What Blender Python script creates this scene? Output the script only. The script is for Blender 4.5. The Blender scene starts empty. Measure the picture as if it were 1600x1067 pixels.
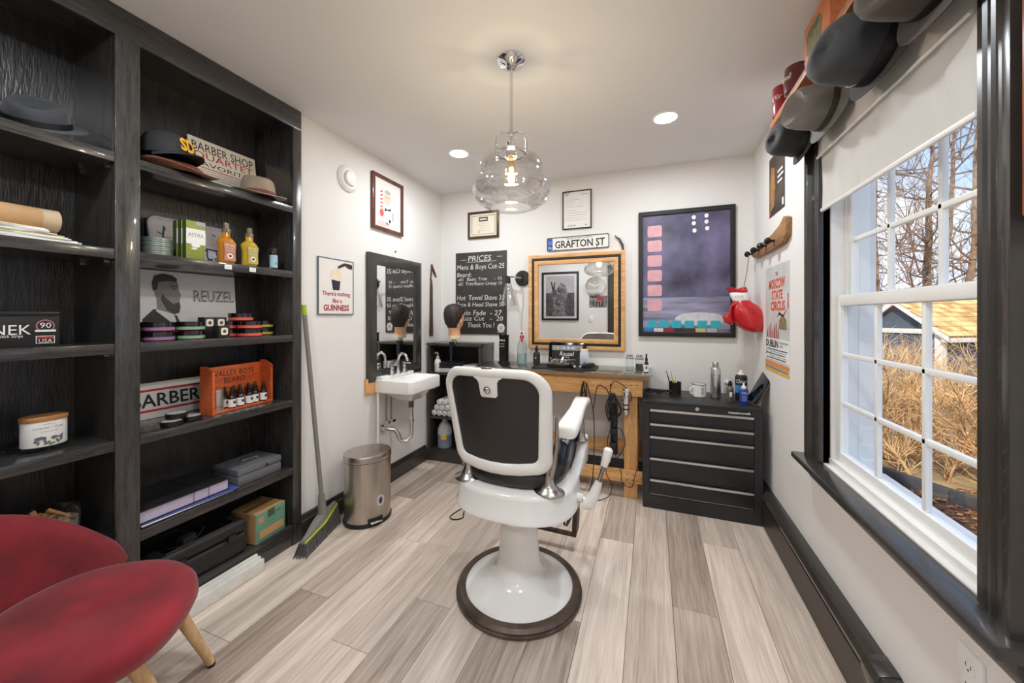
import bpy, bmesh, math, random
from mathutils import Vector, Matrix
random.seed(7)
PI = math.pi
R = math.radians
SC = bpy.context.scene
C = SC.collection

# ---------------------------------------------------------------- camera
cam_d = bpy.data.cameras.new('camera'); cam = bpy.data.objects.new('camera', cam_d); C.objects.link(cam)
cam.location = (0, 0, 1.28); cam.rotation_euler = (R(90), 0, math.atan2(218, 581.65))
cam_d.sensor_width = 36; cam_d.lens = 581.65 / 1600 * 36; cam_d.shift_y = -(533.5 - 494.1) / 1600
cam_d.clip_start = .02; cam_d.clip_end = 200
SC.camera = cam
# ---------------------------------------------------------------- sky
W = bpy.data.worlds.new('sky'); SC.world = W; W.use_nodes = True
nt = W.node_tree; nt.nodes.clear()
def wn(t, **k):
    n = nt.nodes.new(t)
    for a, b in k.items(): setattr(n, a, b)
    return n
tc = wn('ShaderNodeTexCoord'); no = wn('ShaderNodeTexNoise'); no.inputs['Scale'].default_value = 3.2; no.inputs['Detail'].default_value = 6
nt.links.new(tc.outputs['Generated'], no.inputs['Vector'])
cr = wn('ShaderNodeValToRGB'); cr.color_ramp.elements[0].position = .47; cr.color_ramp.elements[1].position = .68
cr.color_ramp.elements[0].color = (.36, .55, .92, 1); cr.color_ramp.elements[1].color = (.95, .96, 1, 1)
nt.links.new(no.outputs['Fac'], cr.inputs['Fac'])
bg = wn('ShaderNodeBackground'); bg.inputs['Strength'].default_value = 1.15
out = wn('ShaderNodeOutputWorld'); nt.links.new(cr.outputs['Color'], bg.inputs['Color']); nt.links.new(bg.outputs['Background'], out.inputs['Surface'])
# ---------------------------------------------------------------- sun
sd = bpy.data.lights.new('sun', 'SUN'); sd.energy = 3.6; sd.angle = R(1.0); sd.color = (1, .93, .82)
so = bpy.data.objects.new('sun', sd); C.objects.link(so)
so.rotation_euler = Vector((.30, .75, -.62)).to_track_quat('-Z', 'Y').to_euler(); so.location = (-3, -8, 8)
# ---------------------------------------------------------------- exposure
vs = SC.view_settings; vs.view_transform = 'Standard'; vs.look = 'None'; vs.gamma = 1; vs.use_curve_mapping = False
vs.exposure = 0.42
SC.cycles.diffuse_bounces = 8; SC.cycles.transparent_max_bounces = 24
LAMP_W = 9.0        # each recessed ceiling lamp

# ---------------------------------------------------------------- materials
def lin(c):
    f = lambda v: v / 12.92 if v <= .04045 else ((v + .055) / 1.055) ** 2.4
    return tuple(f(v / 255) for v in c)
MATS = {}
def newmat(name):
    m = bpy.data.materials.new(name); m.use_nodes = True
    t = m.node_tree; p = t.nodes['Principled BSDF']
    MATS[name] = m
    return m, t, p
def nd(t, typ, **k):
    n = t.nodes.new(typ)
    for a, b in k.items(): setattr(n, a, b)
    return n
def mat(name, rgb, rough=.5, metal=0., var=.06, scale=20, bump=0., stretch=(1, 1, 1), coat=0., sheen=0., trans=0., emit=None, estr=0., spec=.5):
    """principled colour with a little procedural noise on colour and relief"""
    if name in MATS: return MATS[name]
    m, t, p = newmat(name)
    c = lin(rgb)
    co = nd(t, 'ShaderNodeTexCoord'); mp = nd(t, 'ShaderNodeMapping'); mp.inputs['Scale'].default_value = stretch
    nz = nd(t, 'ShaderNodeTexNoise'); nz.inputs['Scale'].default_value = scale; nz.inputs['Detail'].default_value = 4
    t.links.new(co.outputs['Object'], mp.inputs['Vector']); t.links.new(mp.outputs['Vector'], nz.inputs['Vector'])
    r = nd(t, 'ShaderNodeValToRGB'); e = r.color_ramp.elements
    e[0].position = .3; e[1].position = .7
    e[0].color = tuple(max(0, v * (1 - var * 2)) for v in c) + (1,); e[1].color = tuple(min(1, v * (1 + var)) for v in c) + (1,)
    t.links.new(nz.outputs['Fac'], r.inputs['Fac']); t.links.new(r.outputs['Color'], p.inputs['Base Color'])
    p.inputs['Roughness'].default_value = rough; p.inputs['Metallic'].default_value = metal
    p.inputs['Coat Weight'].default_value = coat; p.inputs['Sheen Weight'].default_value = sheen
    p.inputs['Transmission Weight'].default_value = trans; p.inputs['Specular IOR Level'].default_value = spec
    if emit: p.inputs['Emission Color'].default_value = lin(emit) + (1,); p.inputs['Emission Strength'].default_value = estr
    if bump:
        b = nd(t, 'ShaderNodeBump'); b.inputs['Strength'].default_value = bump; b.inputs['Distance'].default_value = .01
        t.links.new(nz.outputs['Fac'], b.inputs['Height']); t.links.new(b.outputs['Normal'], p.inputs['Normal'])
    return m
def wood(name, dark, light, stretch=(6, 40, 40), rough=.45, bump=.15, scale=1.6, rand=0., coat=0., pos=(.33, .68)):
    """grain stretched along the axis whose stretch is small; rand mixes a tone per object"""
    m, t, p = newmat(name)
    co = nd(t, 'ShaderNodeTexCoord'); oi = nd(t, 'ShaderNodeObjectInfo')
    ad = nd(t, 'ShaderNodeVectorMath', operation='MULTIPLY_ADD')
    ad.inputs[1].default_value = (17, 31, 23)
    cb = nd(t, 'ShaderNodeCombineXYZ')
    for i in range(3): t.links.new(oi.outputs['Random'], cb.inputs[i])
    t.links.new(cb.outputs[0], ad.inputs[0]); t.links.new(co.outputs['Object'], ad.inputs[2])
    mp = nd(t, 'ShaderNodeMapping'); mp.inputs['Scale'].default_value = stretch
    t.links.new(ad.outputs[0], mp.inputs['Vector'])
    n1 = nd(t, 'ShaderNodeTexNoise'); n1.inputs['Scale'].default_value = scale; n1.inputs['Detail'].default_value = 8; n1.inputs['Distortion'].default_value = 1.2
    n2 = nd(t, 'ShaderNodeTexNoise'); n2.inputs['Scale'].default_value = scale * 7; n2.inputs['Detail'].default_value = 5
    t.links.new(mp.outputs['Vector'], n1.inputs['Vector']); t.links.new(mp.outputs['Vector'], n2.inputs['Vector'])
    mx = nd(t, 'ShaderNodeMath', operation='MULTIPLY_ADD'); mx.inputs[1].default_value = .45
    t.links.new(n2.outputs['Fac'], mx.inputs[0]); 
    m2 = nd(t, 'ShaderNodeMath', operation='MULTIPLY'); m2.inputs[1].default_value = .6
    t.links.new(n1.outputs['Fac'], m2.inputs[0]); t.links.new(m2.outputs[0], mx.inputs[2])
    m3 = nd(t, 'ShaderNodeMath', operation='MULTIPLY_ADD'); m3.inputs[1].default_value = rand
    sb = nd(t, 'ShaderNodeMath', operation='SUBTRACT'); sb.inputs[1].default_value = .5
    t.links.new(oi.outputs['Random'], sb.inputs[0]); t.links.new(sb.outputs[0], m3.inputs[0]); t.links.new(mx.outputs[0], m3.inputs[2])
    r = nd(t, 'ShaderNodeValToRGB'); e = r.color_ramp.elements
    e[0].position = pos[0]; e[1].position = pos[1]; e[0].color = lin(dark) + (1,); e[1].color = lin(light) + (1,)
    t.links.new(m3.outputs[0], r.inputs['Fac']); t.links.new(r.outputs['Color'], p.inputs['Base Color'])
    p.inputs['Roughness'].default_value = rough; p.inputs['Coat Weight'].default_value = coat
    b = nd(t, 'ShaderNodeBump'); b.inputs['Strength'].default_value = bump; b.inputs['Distance'].default_value = .004
    t.links.new(mx.outputs[0], b.inputs['Height']); t.links.new(b.outputs['Normal'], p.inputs['Normal'])
    return m
def glassy(name, tint=(1, 1, 1), base=.05, edge=.6, rough=.02):
    """thin clear pane: see-through with mirror reflection that grows at the edge"""
    m, t, p = newmat(name); t.nodes.remove(p)
    tr = nd(t, 'ShaderNodeBsdfTransparent'); tr.inputs['Color'].default_value = tint + (1,)
    gl = nd(t, 'ShaderNodeBsdfGlossy'); gl.inputs['Roughness'].default_value = rough
    lw = nd(t, 'ShaderNodeLayerWeight'); lw.inputs['Blend'].default_value = .35
    ma = nd(t, 'ShaderNodeMath', operation='MULTIPLY_ADD'); ma.inputs[1].default_value = edge; ma.inputs[2].default_value = base
    mx = nd(t, 'ShaderNodeMixShader')
    t.links.new(lw.outputs['Facing'], ma.inputs[0]); t.links.new(ma.outputs[0], mx.inputs['Fac'])
    t.links.new(tr.outputs[0], mx.inputs[1]); t.links.new(gl.outputs[0], mx.inputs[2])
    t.links.new(mx.outputs[0], t.nodes['Material Output'].inputs['Surface'])
    return m
def emis(name, rgb, s):
    m, t, p = newmat(name); t.nodes.remove(p)
    e = nd(t, 'ShaderNodeEmission'); e.inputs['Color'].default_value = lin(rgb) + (1,); e.inputs['Strength'].default_value = s
    t.links.new(e.outputs[0], t.nodes['Material Output'].inputs['Surface']); return m

# ---------------------------------------------------------------- mesh builder
class B:
    def __init__(s): s.v = []; s.f = []
    def add(s, v, f):
        o = len(s.v); s.v += [tuple(p) for p in v]; s.f += [tuple(i + o for i in q) for q in f]; return s
    def box(s, x0, x1, y0, y1, z0, z1):
        return s.add([(x0,y0,z0),(x1,y0,z0),(x1,y1,z0),(x0,y1,z0),(x0,y0,z1),(x1,y0,z1),(x1,y1,z1),(x0,y1,z1)],
                     [(0,3,2,1),(4,5,6,7),(0,1,5,4),(1,2,6,5),(2,3,7,6),(3,0,4,7)])
    def loft(s, rings, cap0=True, cap1=True, closed=True):
        o = len(s.v); n = len(rings[0])
        for r in rings: s.v += [tuple(p) for p in r]
        for i in range(len(rings) - 1):
            for j in range(n if closed else n - 1):
                k = (j + 1) % n
                s.f.append((o + i*n + j, o + i*n + k, o + (i+1)*n + k, o + (i+1)*n + j))
        if cap0: s.f.append(tuple(o + j for j in reversed(range(n))))
        if cap1: s.f.append(tuple(o + (len(rings)-1)*n + j for j in range(n)))
        return s
    def lathe(s, prof, n=24, c=(0, 0, 0), sx=1., sy=1., cap0=True, cap1=True):
        rings = []
        for r, z in prof:
            r = max(r, 1e-4)
            rings.append([(c[0] + sx*r*math.cos(2*PI*j/n), c[1] + sy*r*math.sin(2*PI*j/n), c[2] + z) for j in range(n)])
        return s.loft(rings, cap0, cap1)
    def tube(s, pts, r, n=8, cap=True):
        pts = [Vector(p) for p in pts]; m = len(pts)
        rr = r if isinstance(r, (list, tuple)) else [r] * m
        up = None; rings = []
        for i in range(m):
            d = (pts[min(i+1, m-1)] - pts[max(i-1, 0)])
            d = d.normalized() if d.length > 1e-9 else Vector((0, 0, 1))
            if up is None:
                up = d.orthogonal().normalized()
            else:
                up = (up - d * up.dot(d)); up = up.normalized() if up.length > 1e-6 else d.orthogonal().normalized()
            w = d.cross(up)
            rings.append([pts[i] + (up*math.cos(2*PI*j/n) + w*math.sin(2*PI*j/n)) * rr[i] for j in range(n)])
        return s.loft(rings, cap, cap)
    def cyl(s, p0, p1, r0, r1=None, n=16): return s.tube([p0, p1], [r0, r0 if r1 is None else r1], n)
    def ball(s, c, rx, ry=None, rz=None, nu=16, nv=10):
        ry = ry or rx; rz = rz or rx
        return s.lathe([(math.sin(PI*i/nv), -rz*math.cos(PI*i/nv)) for i in range(nv+1)], nu, c, rx, ry)
    def prism(s, poly, y0, y1):        # outline in x,z pushed along y
        return s.loft([[(x, y1, z) for x, z in poly], [(x, y0, z) for x, z in poly]])
    def prismz(s, poly, z0, z1):
        return s.loft([[(x, y, z0) for x, y in poly], [(x, y, z1) for x, y in poly]])
    def frame(s, w, h, b, y0, y1, cx=0, z0=0):   # picture frame border, outer w x h
        x0, x1, za, zb = cx - w/2, cx + w/2, z0, z0 + h
        o = [(x0,za),(x1,za),(x1,zb),(x0,zb)]; i = [(x0+b,za+b),(x1-b,za+b),(x1-b,zb-b),(x0+b,zb-b)]
        return s.loft([[(x,y1,z) for x,z in o], [(x,y0,z) for x,z in o], [(x,y0,z) for x,z in i], [(x,y1,z) for x,z in i], [(x,y1,z) for x,z in o]], False, False)
    def xf(s, m): s.v = [tuple(m @ Vector(p)) for p in s.v]; return s
    def map(s, fn): s.v = [tuple(fn(*p)) for p in s.v]; return s
    def mesh(s, name, mt, bevel=0., smooth=True, seg=2, ang=35):
        me = bpy.data.meshes.new(name); me.from_pydata(s.v, [], s.f)
        bm = bmesh.new(); bm.from_mesh(me)
        bmesh.ops.remove_doubles(bm, verts=bm.verts, dist=1e-6)
        bmesh.ops.recalc_face_normals(bm, faces=bm.faces)
        if bevel:
            ed = [e for e in bm.edges if len(e.link_faces) == 2 and e.calc_face_angle(0) > R(30)]
            bmesh.ops.bevel(bm, geom=ed, offset=bevel, segments=seg, profile=.5, affect='EDGES', clamp_overlap=True)
        bm.to_mesh(me); bm.free()
        if smooth:
            me.shade_smooth(); me.set_sharp_from_angle(angle=R(ang))
        me.materials.append(mt)
        return me
    def build(s, name, mt, parent=None, bevel=0., smooth=True, loc=(0, 0, 0), rot=0., sub=0, label=None, seg=2, ang=35):
        o = bpy.data.objects.new(name, s.mesh(name, mt, bevel, smooth, seg, ang)); C.objects.link(o)
        o.parent = parent; o.location = loc; o.rotation_euler = (0, 0, rot) if isinstance(rot, (int, float)) else rot
        if sub:
            md = o.modifiers.new('sub', 'SUBSURF'); md.levels = sub; md.render_levels = sub
        if label: o['label'] = label
        return o
def tag(o, label, cat, group=None, kind=None):
    o['label'] = label; o['category'] = cat
    if group: o['group'] = group
    if kind: o['kind'] = kind
    return o
def thing(name, label, cat, loc=(0, 0, 0), rot=0., group=None):
    o = bpy.data.objects.new(name, None); C.objects.link(o); o.empty_display_size = .05
    o.location = loc; o.rotation_euler = (0, 0, rot) if isinstance(rot, (int, float)) else rot
    return tag(o, label, cat, group)
def struct(name, b, mt, bevel=0., label=None, smooth=True):
    o = b.build(name, mt, None, bevel, smooth); o['kind'] = 'structure'
    if label: o['label'] = label
    return o
def dup(root, loc, rot=0., label=None, parent=None):
    r = root.copy(); C.objects.link(r); r.location = loc; r.rotation_euler = (0, 0, rot)
    if label: r['label'] = label
    for ch in list(root.children):
        c = ch.copy(); C.objects.link(c); c.parent = r
        for g in list(ch.children):
            d = g.copy(); C.objects.link(d); d.parent = c
    return r
def rrect(w, h, r, n=6, cx=0, cy=0):
    p = []
    for qx, qy, a0 in ((1, 1, 0), (-1, 1, 90), (-1, -1, 180), (1, -1, 270)):
        for i in range(n + 1):
            a = R(a0 + 90 * i / n); p.append((cx + qx*(w/2 - r) + r*math.cos(a), cy + qy*(h/2 - r) + r*math.sin(a)))
    return p
def ell(rx, ry, n=32, cx=0, cy=0): return [(cx + rx*math.cos(2*PI*i/n), cy + ry*math.sin(2*PI*i/n)) for i in range(n)]
def text(s, h, mt, parent, x, z, y, w=None, align='c', name='lettering', shear=0., bold=0., depth=.0006, rz=0., space=1., spin=0.):
    """letters standing in the local x,z plane facing -y; h = cap height, w = fitted width"""
    cu = bpy.data.curves.new('t', 'FONT'); cu.body = s; cu.size = 1; cu.shear = shear; cu.offset = bold; cu.extrude = 0; cu.resolution_u = 2; cu.space_character = space
    cu.align_x = 'LEFT'
    ob = bpy.data.objects.new('t', cu)
    me = bpy.data.meshes.new_from_object(ob); bpy.data.objects.remove(ob); bpy.data.curves.remove(cu)
    if not me.vertices: return None
    xs = [v.co.x for v in me.vertices]; ys = [v.co.y for v in me.vertices]
    x0, x1 = min(xs), max(xs)
    lines = s.count('\n') + 1
    sy = h / (.70 if lines == 1 else .70)
    sx = sy if w is None else w / max(1e-6, x1 - x0)
    yc = (min(ys) + max(ys)) / 2
    off = {'c': (x0 + x1)/2, 'l': x0, 'r': x1}[align]
    cs, sn = math.cos(spin), math.sin(spin)
    for v in me.vertices:
        a, b = (v.co.x - off)*sx, (v.co.y - yc)*sy
        v.co = (x + a*cs - b*sn, y - depth, z + a*sn + b*cs)
    me.name = name; me.materials.clear(); me.materials.append(mt)
    o = bpy.data.objects.new(name, me); C.objects.link(o); o.parent = parent
    return o
def flat(name, poly, y, mt, parent, t=.0008):  # thin printed patch in x,z facing -y
    return B().prism(poly, y - t, y).build(name, mt, parent, smooth=False)
def rect(x0, x1, z0, z1): return [(x0, z0), (x1, z0), (x1, z1), (x0, z1)]
def zy(z, y): return (0, y, z)

# palette
WALL = mat('wall_paint', (229, 226, 223), .75, var=.01, scale=3, bump=.02)
CEIL = mat('ceiling_paint', (226, 226, 226), .85, var=.01, scale=3)
BLACKP = mat('black_trim_paint', (56, 53, 50), .27, var=.08, scale=8, bump=.03, coat=.25)
BCASE = wood('black_stained_wood', (34, 33, 32), (72, 70, 68), (40, 40, 3), .24, .2, 1.4, coat=.35)
BCASEH = wood('black_stained_shelf_wood', (32, 31, 30), (68, 66, 64), (40, 3, 40), .22, .2, 1.4, coat=.35)
PLANK = wood('vinyl_plank_oak', (143, 125, 112), (244, 228, 214), (14, .6, 14), .36, .05, 1.5, .40, pos=(.18, .84))
PINE = wood('honey_pine', (190, 128, 70), (236, 188, 126), (3, 26, 26), .4, .12, 1.3)
PINEV = wood('honey_pine_upright', (190, 128, 70), (236, 188, 126), (26, 26, 3), .4, .12, 1.3)
CEDAR = wood('red_brown_pine', (128, 70, 34), (190, 118, 66), (24, 3, 24), .45, .12, 1.3)
OAKLEG = wood('light_oak', (186, 146, 98), (222, 186, 138), (30, 30, 3), .45, .1, 1.4)
WALNUT = wood('walnut', (74, 46, 30), (124, 82, 54), (24, 24, 4), .5, .2, 1.4)
CHROME = mat('chrome', (225, 226, 228), .08, 1., var=.01)
STEEL = mat('brushed_steel', (190, 184, 176), .3, 1., var=.05, scale=60, stretch=(1, 1, .03))
NICKEL = mat('worn_nickel', (176, 170, 162), .26, 1., var=.08, scale=30)
ALU = mat('bright_aluminium', (222, 222, 222), .28, 1., var=.03)
BLACK = mat('black_plastic', (22, 22, 23), .35, var=.1)
BLACKM = mat('black_matt', (28, 27, 27), .6, var=.1)
BLACKG = mat('black_gloss', (14, 14, 15), .12, var=.05)
WHITE = mat('white_plastic', (235, 235, 233), .35, var=.01)
ENAMEL = mat('white_enamel', (238, 236, 231), .16, var=.012, scale=6, coat=.4)
PORC = mat('white_porcelain', (243, 242, 240), .1, var=.005, coat=.5)
PAPER = mat('white_paper', (236, 232, 226), .7, var=.015)
CREAM = mat('cream_paper', (233, 224, 204), .7, var=.02)
GREYP = mat('grey_paper', (170, 168, 168), .6, var=.03)
RED = mat('red_print', (196, 34, 40), .5, var=.02)
DKRED = mat('dark_red_print', (166, 32, 58), .5, var=.02)
INK = mat('black_print', (30, 30, 32), .6, var=.02)
WPRINT = mat('white_print', (236, 236, 234), .6, var=.01)
CARD = mat('brown_cardboard', (186, 146, 102), .7, var=.05, scale=12)
GLASS = glassy('clear_glass', (.97, .98, .98), .03, .45)
PANE = glassy('window_pane', (.97, .98, .98), .02, .25)
MIRROR = mat('mirror_silver', (240, 240, 240), .01, 1., var=0)
CORD = mat('black_cord', (26, 25, 25), .5, var=.05)
# ================================================================ room shell
XL, XR, YB, ZC, YR, XB = -1.895, .687, 3.116, 2.446, -1.75, -1.872
YD = -.25   # inner face of the rear wall; the camera looks in through its doorway
struct('wall_back', B().box(-2.3, .95, YB, YB + .12, -.02, ZC + .1), WALL)
struct('wall_rear', B().box(-2.3, -.60, YD - .12, YD, -.02, ZC + .1).box(.42, .80, YD - .12, YD, -.02, ZC + .1).box(-.60, .42, YD - .12, YD, 2.05, ZC + .1), WALL)
struct('wall_hall', B().box(-2.3, .95, YR - .12, YR, -.02, ZC + .1), WALL)
wl = B().box(-2.3, XL, 1.571, YB, -.02, ZC + .1).box(-2.3, XL, YR, .04, -.02, ZC + .1).box(-2.4, -2.2, .04, 1.571, -.02, ZC + .1)
struct('wall_left', wl, WALL)
WY0, WY1, WZ0, WZ1 = 1.125, 1.955, .655, 2.10
wr = B().box(XR, .80, YR, WY0, -.02, ZC + .1).box(XR, .80, WY1, YB, -.02, ZC + .1).box(XR, .80, WY0, WY1, -.02, WZ0).box(XR, .80, WY0, WY1, WZ1, ZC + .1)
struct('wall_right', wr, WALL)
struct('ceiling', B().box(-2.4, .95, YR - .12, YB + .12, ZC, ZC + .1), CEIL)
fl = struct('floor', B().box(-2.3, .8, YR, YB, -.06, -.006), mat('floor_underlay', (70, 60, 54), .8))
PW, PL = .182, 1.22
pm = {}
x = XL - .02; row = 0
while x < XR:
    w = min(PW, XR - x); y = YR - [0.35, .93, .62, .12, .78, .48, 1.05, .25][row % 8]
    while y < YB:
        y0, y1 = max(y, YR), min(y + PL, YB)
        if y1 - y0 > .02:
            key = (round(w, 3), round(y1 - y0, 3))
            if key not in pm:
                g = .0008
                pm[key] = B().box(g, w - g, g, y1 - y0 - g, -.0055, 0).mesh('plank', PLANK, .0009, seg=1)
            o = bpy.data.objects.new('plank', pm[key]); C.objects.link(o); o.parent = fl; o.location = (x, y0, 0)
        y += PL
    x += w; row += 1
# left baseboard with stepped top
bp = [(0, 0), (.022, 0), (.022, .098), (.016, .104), (.016, .112), (.010, .122), (.010, .13), (0, .134)]
def run(prof, p0, p1, nrm):  # profile (out, z) swept from p0 to p1, out along nrm
    b = B(); rings = []
    for p in (p0, p1): rings.append([(p[0] + nrm[0]*a, p[1] + nrm[1]*a, z) for a, z in prof])
    return b.loft(rings)
struct('baseboard_left', run(bp, (XL, 1.571), (XL, 2.842), (1, 0)), BLACKP)
struct('baseboard_back', run(bp, (-1.33, YB), (XR, YB), (0, -1)), BLACKP)
struct('baseboard_rear', run(bp, (XL, YD), (-.69, YD), (0, 1)), BLACKP)
dt = B().box(-.69, -.60, YD, YD + .02, 0, 2.14).box(.42, .51, YD, YD + .02, 0, 2.14).box(-.60, .42, YD, YD + .02, 2.05, 2.14).box(-.60, -.585, YD - .12, YD, 0, 2.05).box(.405, .42, YD - .12, YD, 0, 2.05).box(-.585, .405, YD - .12, YD, 2.035, 2.05)
struct('trim_2', dt, BLACKP)
# hot-water baseboard heater along the right wall
ht = thing('baseboard_heater', 'long black metal baseboard heater running along the wall under the window', 'heater', (XR, 0, 0))
cov = [(0, .03), (-.052, .03), (-.054, .15), (-.046, .158), (-.046, .166), (-.062, .172), (-.062, .186), (-.05, .205), (-.02, .214), (0, .216)]
HBR = mat('dark_brown_metal', (58, 49, 43), .4, .1, var=.06, scale=10)
B().loft([[(a, y, z) for a, z in ((0, .0), (-.05, .0), (-.052, .15), (0, .15))] for y in (YR, 1.40)]).build('front_panel', HBR, ht)
B().loft([[(a, y, z) for a, z in ((0, .0), (-.05, .0), (-.052, .15), (0, .15))] for y in (1.404, 2.66)]).build('front_panel', HBR, ht)
B().loft([[(a, y, z) for a, z in ((0, .15), (-.048, .15), (-.048, .164), (-.058, .17), (-.060, .186), (-.048, .204), (-.02, .214), (0, .216))] for y in (YR, 3.05)]).build('top_cover', BLACKP, ht)
B().loft([[(a, y, z) for a, z in ((0, .12), (-.057, .12), (-.064, .168), (-.065, .188), (-.052, .208), (-.02, .219), (0, .221))] for y in (1.42, 1.50)]).build('joint_strip', BLACKP, ht, .002)
# ================================================================ window
VIN = mat('white_vinyl', (240, 240, 238), .3, var=.006)
win = thing('window_1', 'white double-hung window with divided panes', 'window', (0, 0, 0)); win['kind'] = 'structure'; del win['category']
jam = B().box(.67, .71, WY1, WY1 + .012, WZ0, WZ1).box(.67, .71, WY0 - .012, WY0, WZ0, WZ1).box(.67, .71, WY0, WY1, WZ1, WZ1 + .012)
jam.build('jamb', BLACKP, win)
fr = B().box(.71, .80, WY1 - .012, WY1 + .02, WZ0, WZ1).box(.71, .80, WY0 - .02, WY0 + .012, WZ0, WZ1).box(.71, .80, WY0, WY1, WZ1 - .02, WZ1 + .01).box(.705, .80, WY0, WY1, WZ0 - .01, WZ0 + .026)
fr.box(.755, .762, WY1 - .028, WY1 - .012, WZ0, WZ1).box(.755, .762, WY0 + .012, WY0 + .028, WZ0, WZ1)
fr.build('window_frame', VIN, win, .003)
def sash(X, z0, z1, rows, name):
    y0, y1 = WY0 + .014, WY1 - .014; st = .034; rb = .042; rt = .042
    s = B().box(X - .014, X + .014, y0, y0 + st, z0, z1).box(X - .014, X + .014, y1 - st, y1, z0, z1)
    s.box(X - .014, X + .014, y0 + st, y1 - st, z0, z0 + rb).box(X - .016, X + .014, y0 + st, y1 - st, z1 - rt, z1)
    so_ = s.build(name, VIN, win, .003)
    ga, gb, gc, gd = y0 + st, y1 - st, z0 + rb, z1 - rt
    for i in (1, 2):
        yy = ga + (gb - ga) * i / 3
        B().box(X - .008, X + .008, yy - .009, yy + .009, gc, gd).build('muntin', VIN, so_, .003)
    for j in range(1, rows):
        zz = gc + (gd - gc) * j / rows
        B().box(X - .008, X + .008, ga, gb, zz - .009, zz + .009).build('muntin', VIN, so_, .003)
    for i in range(3):
        for j in range(rows):
            a, b2 = ga + (gb - ga)*i/3, ga + (gb - ga)*(i+1)/3; c_, d_ = gc + (gd - gc)*j/rows, gc + (gd - gc)*(j+1)/rows
            B().add([(X, a, c_), (X, b2, c_), (X, b2, d_), (X, a, d_)], [(0, 1, 2, 3)]).build('pane', PANE, so_, smooth=False)
sash(.74, .678, 1.365, 3, 'lower_sash')
sash(.775, 1.325, 2.085, 3, 'upper_sash')
# outside face trim of the opening
B().box(.80, .86, WY1 - .01, WY1 + .08, WZ0 - .06, WZ1 + .1).build('outer_trim', VIN, win, .004)
B().box(.80, .86, WY0 - .08, WY0 + .01, WZ0 - .06, WZ1 + .1).build('outer_trim', VIN, win, .004)
B().loft([[(a, y, z) for a, z in ((.80, .60), (.93, .59), (.93, .61), (.80, .655))] for y in (WY0 - .08, WY1 + .08)]).build('outer_sill', VIN, win)
# black interior casing, stool and apron
tr = thing('trim_1', 'black fluted window casing with stool and apron', 'trim', (0, 0, 0)); tr['kind'] = 'structure'; del tr['category']
cp = [(0, 0), (-.014, 0), (-.018, .004), (-.018, .012), (-.012, .016), (-.012, .022), (-.018, .026), (-.018, .034), (-.013, .038), (-.013, .075), (-.030, .080), (-.034, .086), (-.034, .104), (0, .104)]
B().loft([[(XR + a, WY1 + .003 + d, z) for a, d in cp] for z in (.645, 2.21)]).build('side_casing', BLACKP, tr)
B().loft([[(XR + a, WY0 - .003 - d, z) for a, d in cp] for z in (.645, 2.21)]).build('side_casing', BLACKP, tr)
B().loft([[(XR + a, y, WZ1 + .003 + d) for a, d in cp] for y in (WY0 - .1, WY1 + .1)]).build('head_casing', BLACKP, tr)
B().box(.612, .712, .985, 2.10, .622, .650).build('stool', BLACKP, tr, .008)
ap = [(0, .555), (-.012, .555), (-.016, .565), (-.016, .578), (-.022, .584), (-.022, .600), (-.036, .612), (-.036, .622), (0, .622)]
B().loft([[(XR + a, y, z) for a, z in ap] for y in (1.02, 2.065)]).build('apron', BLACKP, tr)
# ================================================================ recessed lamps
LAMPM = emis('lamp_diffuser', (255, 250, 244), 9)
def downlight(x, y, label):
    t = thing('recessed_light', label, 'light', (x, y, ZC), 0, 'recessed ceiling lights')
    B().lathe([(.062, -.001), (.064, -.006), (.078, -.005), (.080, 0)], 32, cap0=False, cap1=False).build('trim_ring', WHITE, t)
    B().lathe([(.0001, -.003), (.062, -.003), (.062, -.0005)], 32, cap0=False).build('diffuser', LAMPM, t)
    l = bpy.data.lights.new('recessed_lamp', 'AREA'); l.shape = 'DISK'; l.size = .15; l.energy = LAMP_W; l.color = (.90, .955, 1)
    lo = bpy.data.objects.new('recessed_lamp', l); C.objects.link(lo); lo.parent = t; lo.location = (0, 0, -.012)
downlight(-1.29, 2.36, 'round recessed ceiling light left of the pendant, near the far corner')
downlight(.077, 2.36, 'round recessed ceiling light right of the pendant, toward the window wall')
downlight(-1.29, .45, 'unseen fill light added in the ceiling above the bookcase')  # this lamp and the next: out of view, added to fill the room
downlight(.077, .45, 'unseen fill light added in the ceiling above the camera side of the window')
downlight(-1.29, -1.1, 'unseen fill light added in the hall ceiling, bookcase side')  # hall pair: also unseen, added for fill through the doorway
downlight(.077, -1.1, 'unseen fill light added in the hall ceiling, window side')
# ================================================================ bookcase (faces +x)
Q = PI / 2
bc = thing('bookcase', 'tall black stained built-in bookcase with two bays of open shelves', 'bookcase', (XB, .044, 0))
# local: x = depth from front (0 front, -.29 back), y along the wall
def bpart(n, x0, x1, y0, y1, z0, z1, m=BCASE, bv=.002): return B().box(x0, x1, y0, y1, z0, z1).build(n, m, bc, bv)
for a, b in ((0, .073), (.736, .809), (1.472, 1.525)): bpart('post', -.022, 0, a, b, 0, 2.335)
bpart('top_rail', -.022, 0, 0, 1.525, 2.335, ZC - .001, BCASEH)
for a, b in ((.055, .073), (.736, .752), (.793, .809), (1.472, 1.49)): bpart('side_panel', -.29, -.022, a, b, .0, 2.40, BCASE, 0)
BCBK = wood('black_rough_back_panel', (16, 16, 16), (54, 52, 50), (14, 14, 2.2), .3, .8, 2.2)
bpart('back_panel', -.305, -.29, .06, .745, 0, 2.42, BCBK, 0); bpart('back_panel', -.305, -.29, .80, 1.485, 0, 2.42, BCBK, 0)
bpart('top_panel', -.29, -.022, .06, 1.485, 2.37, 2.385, BCASEH, 0)
SHZ = (1.893, 1.532, 1.177, .815, .436)
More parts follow.
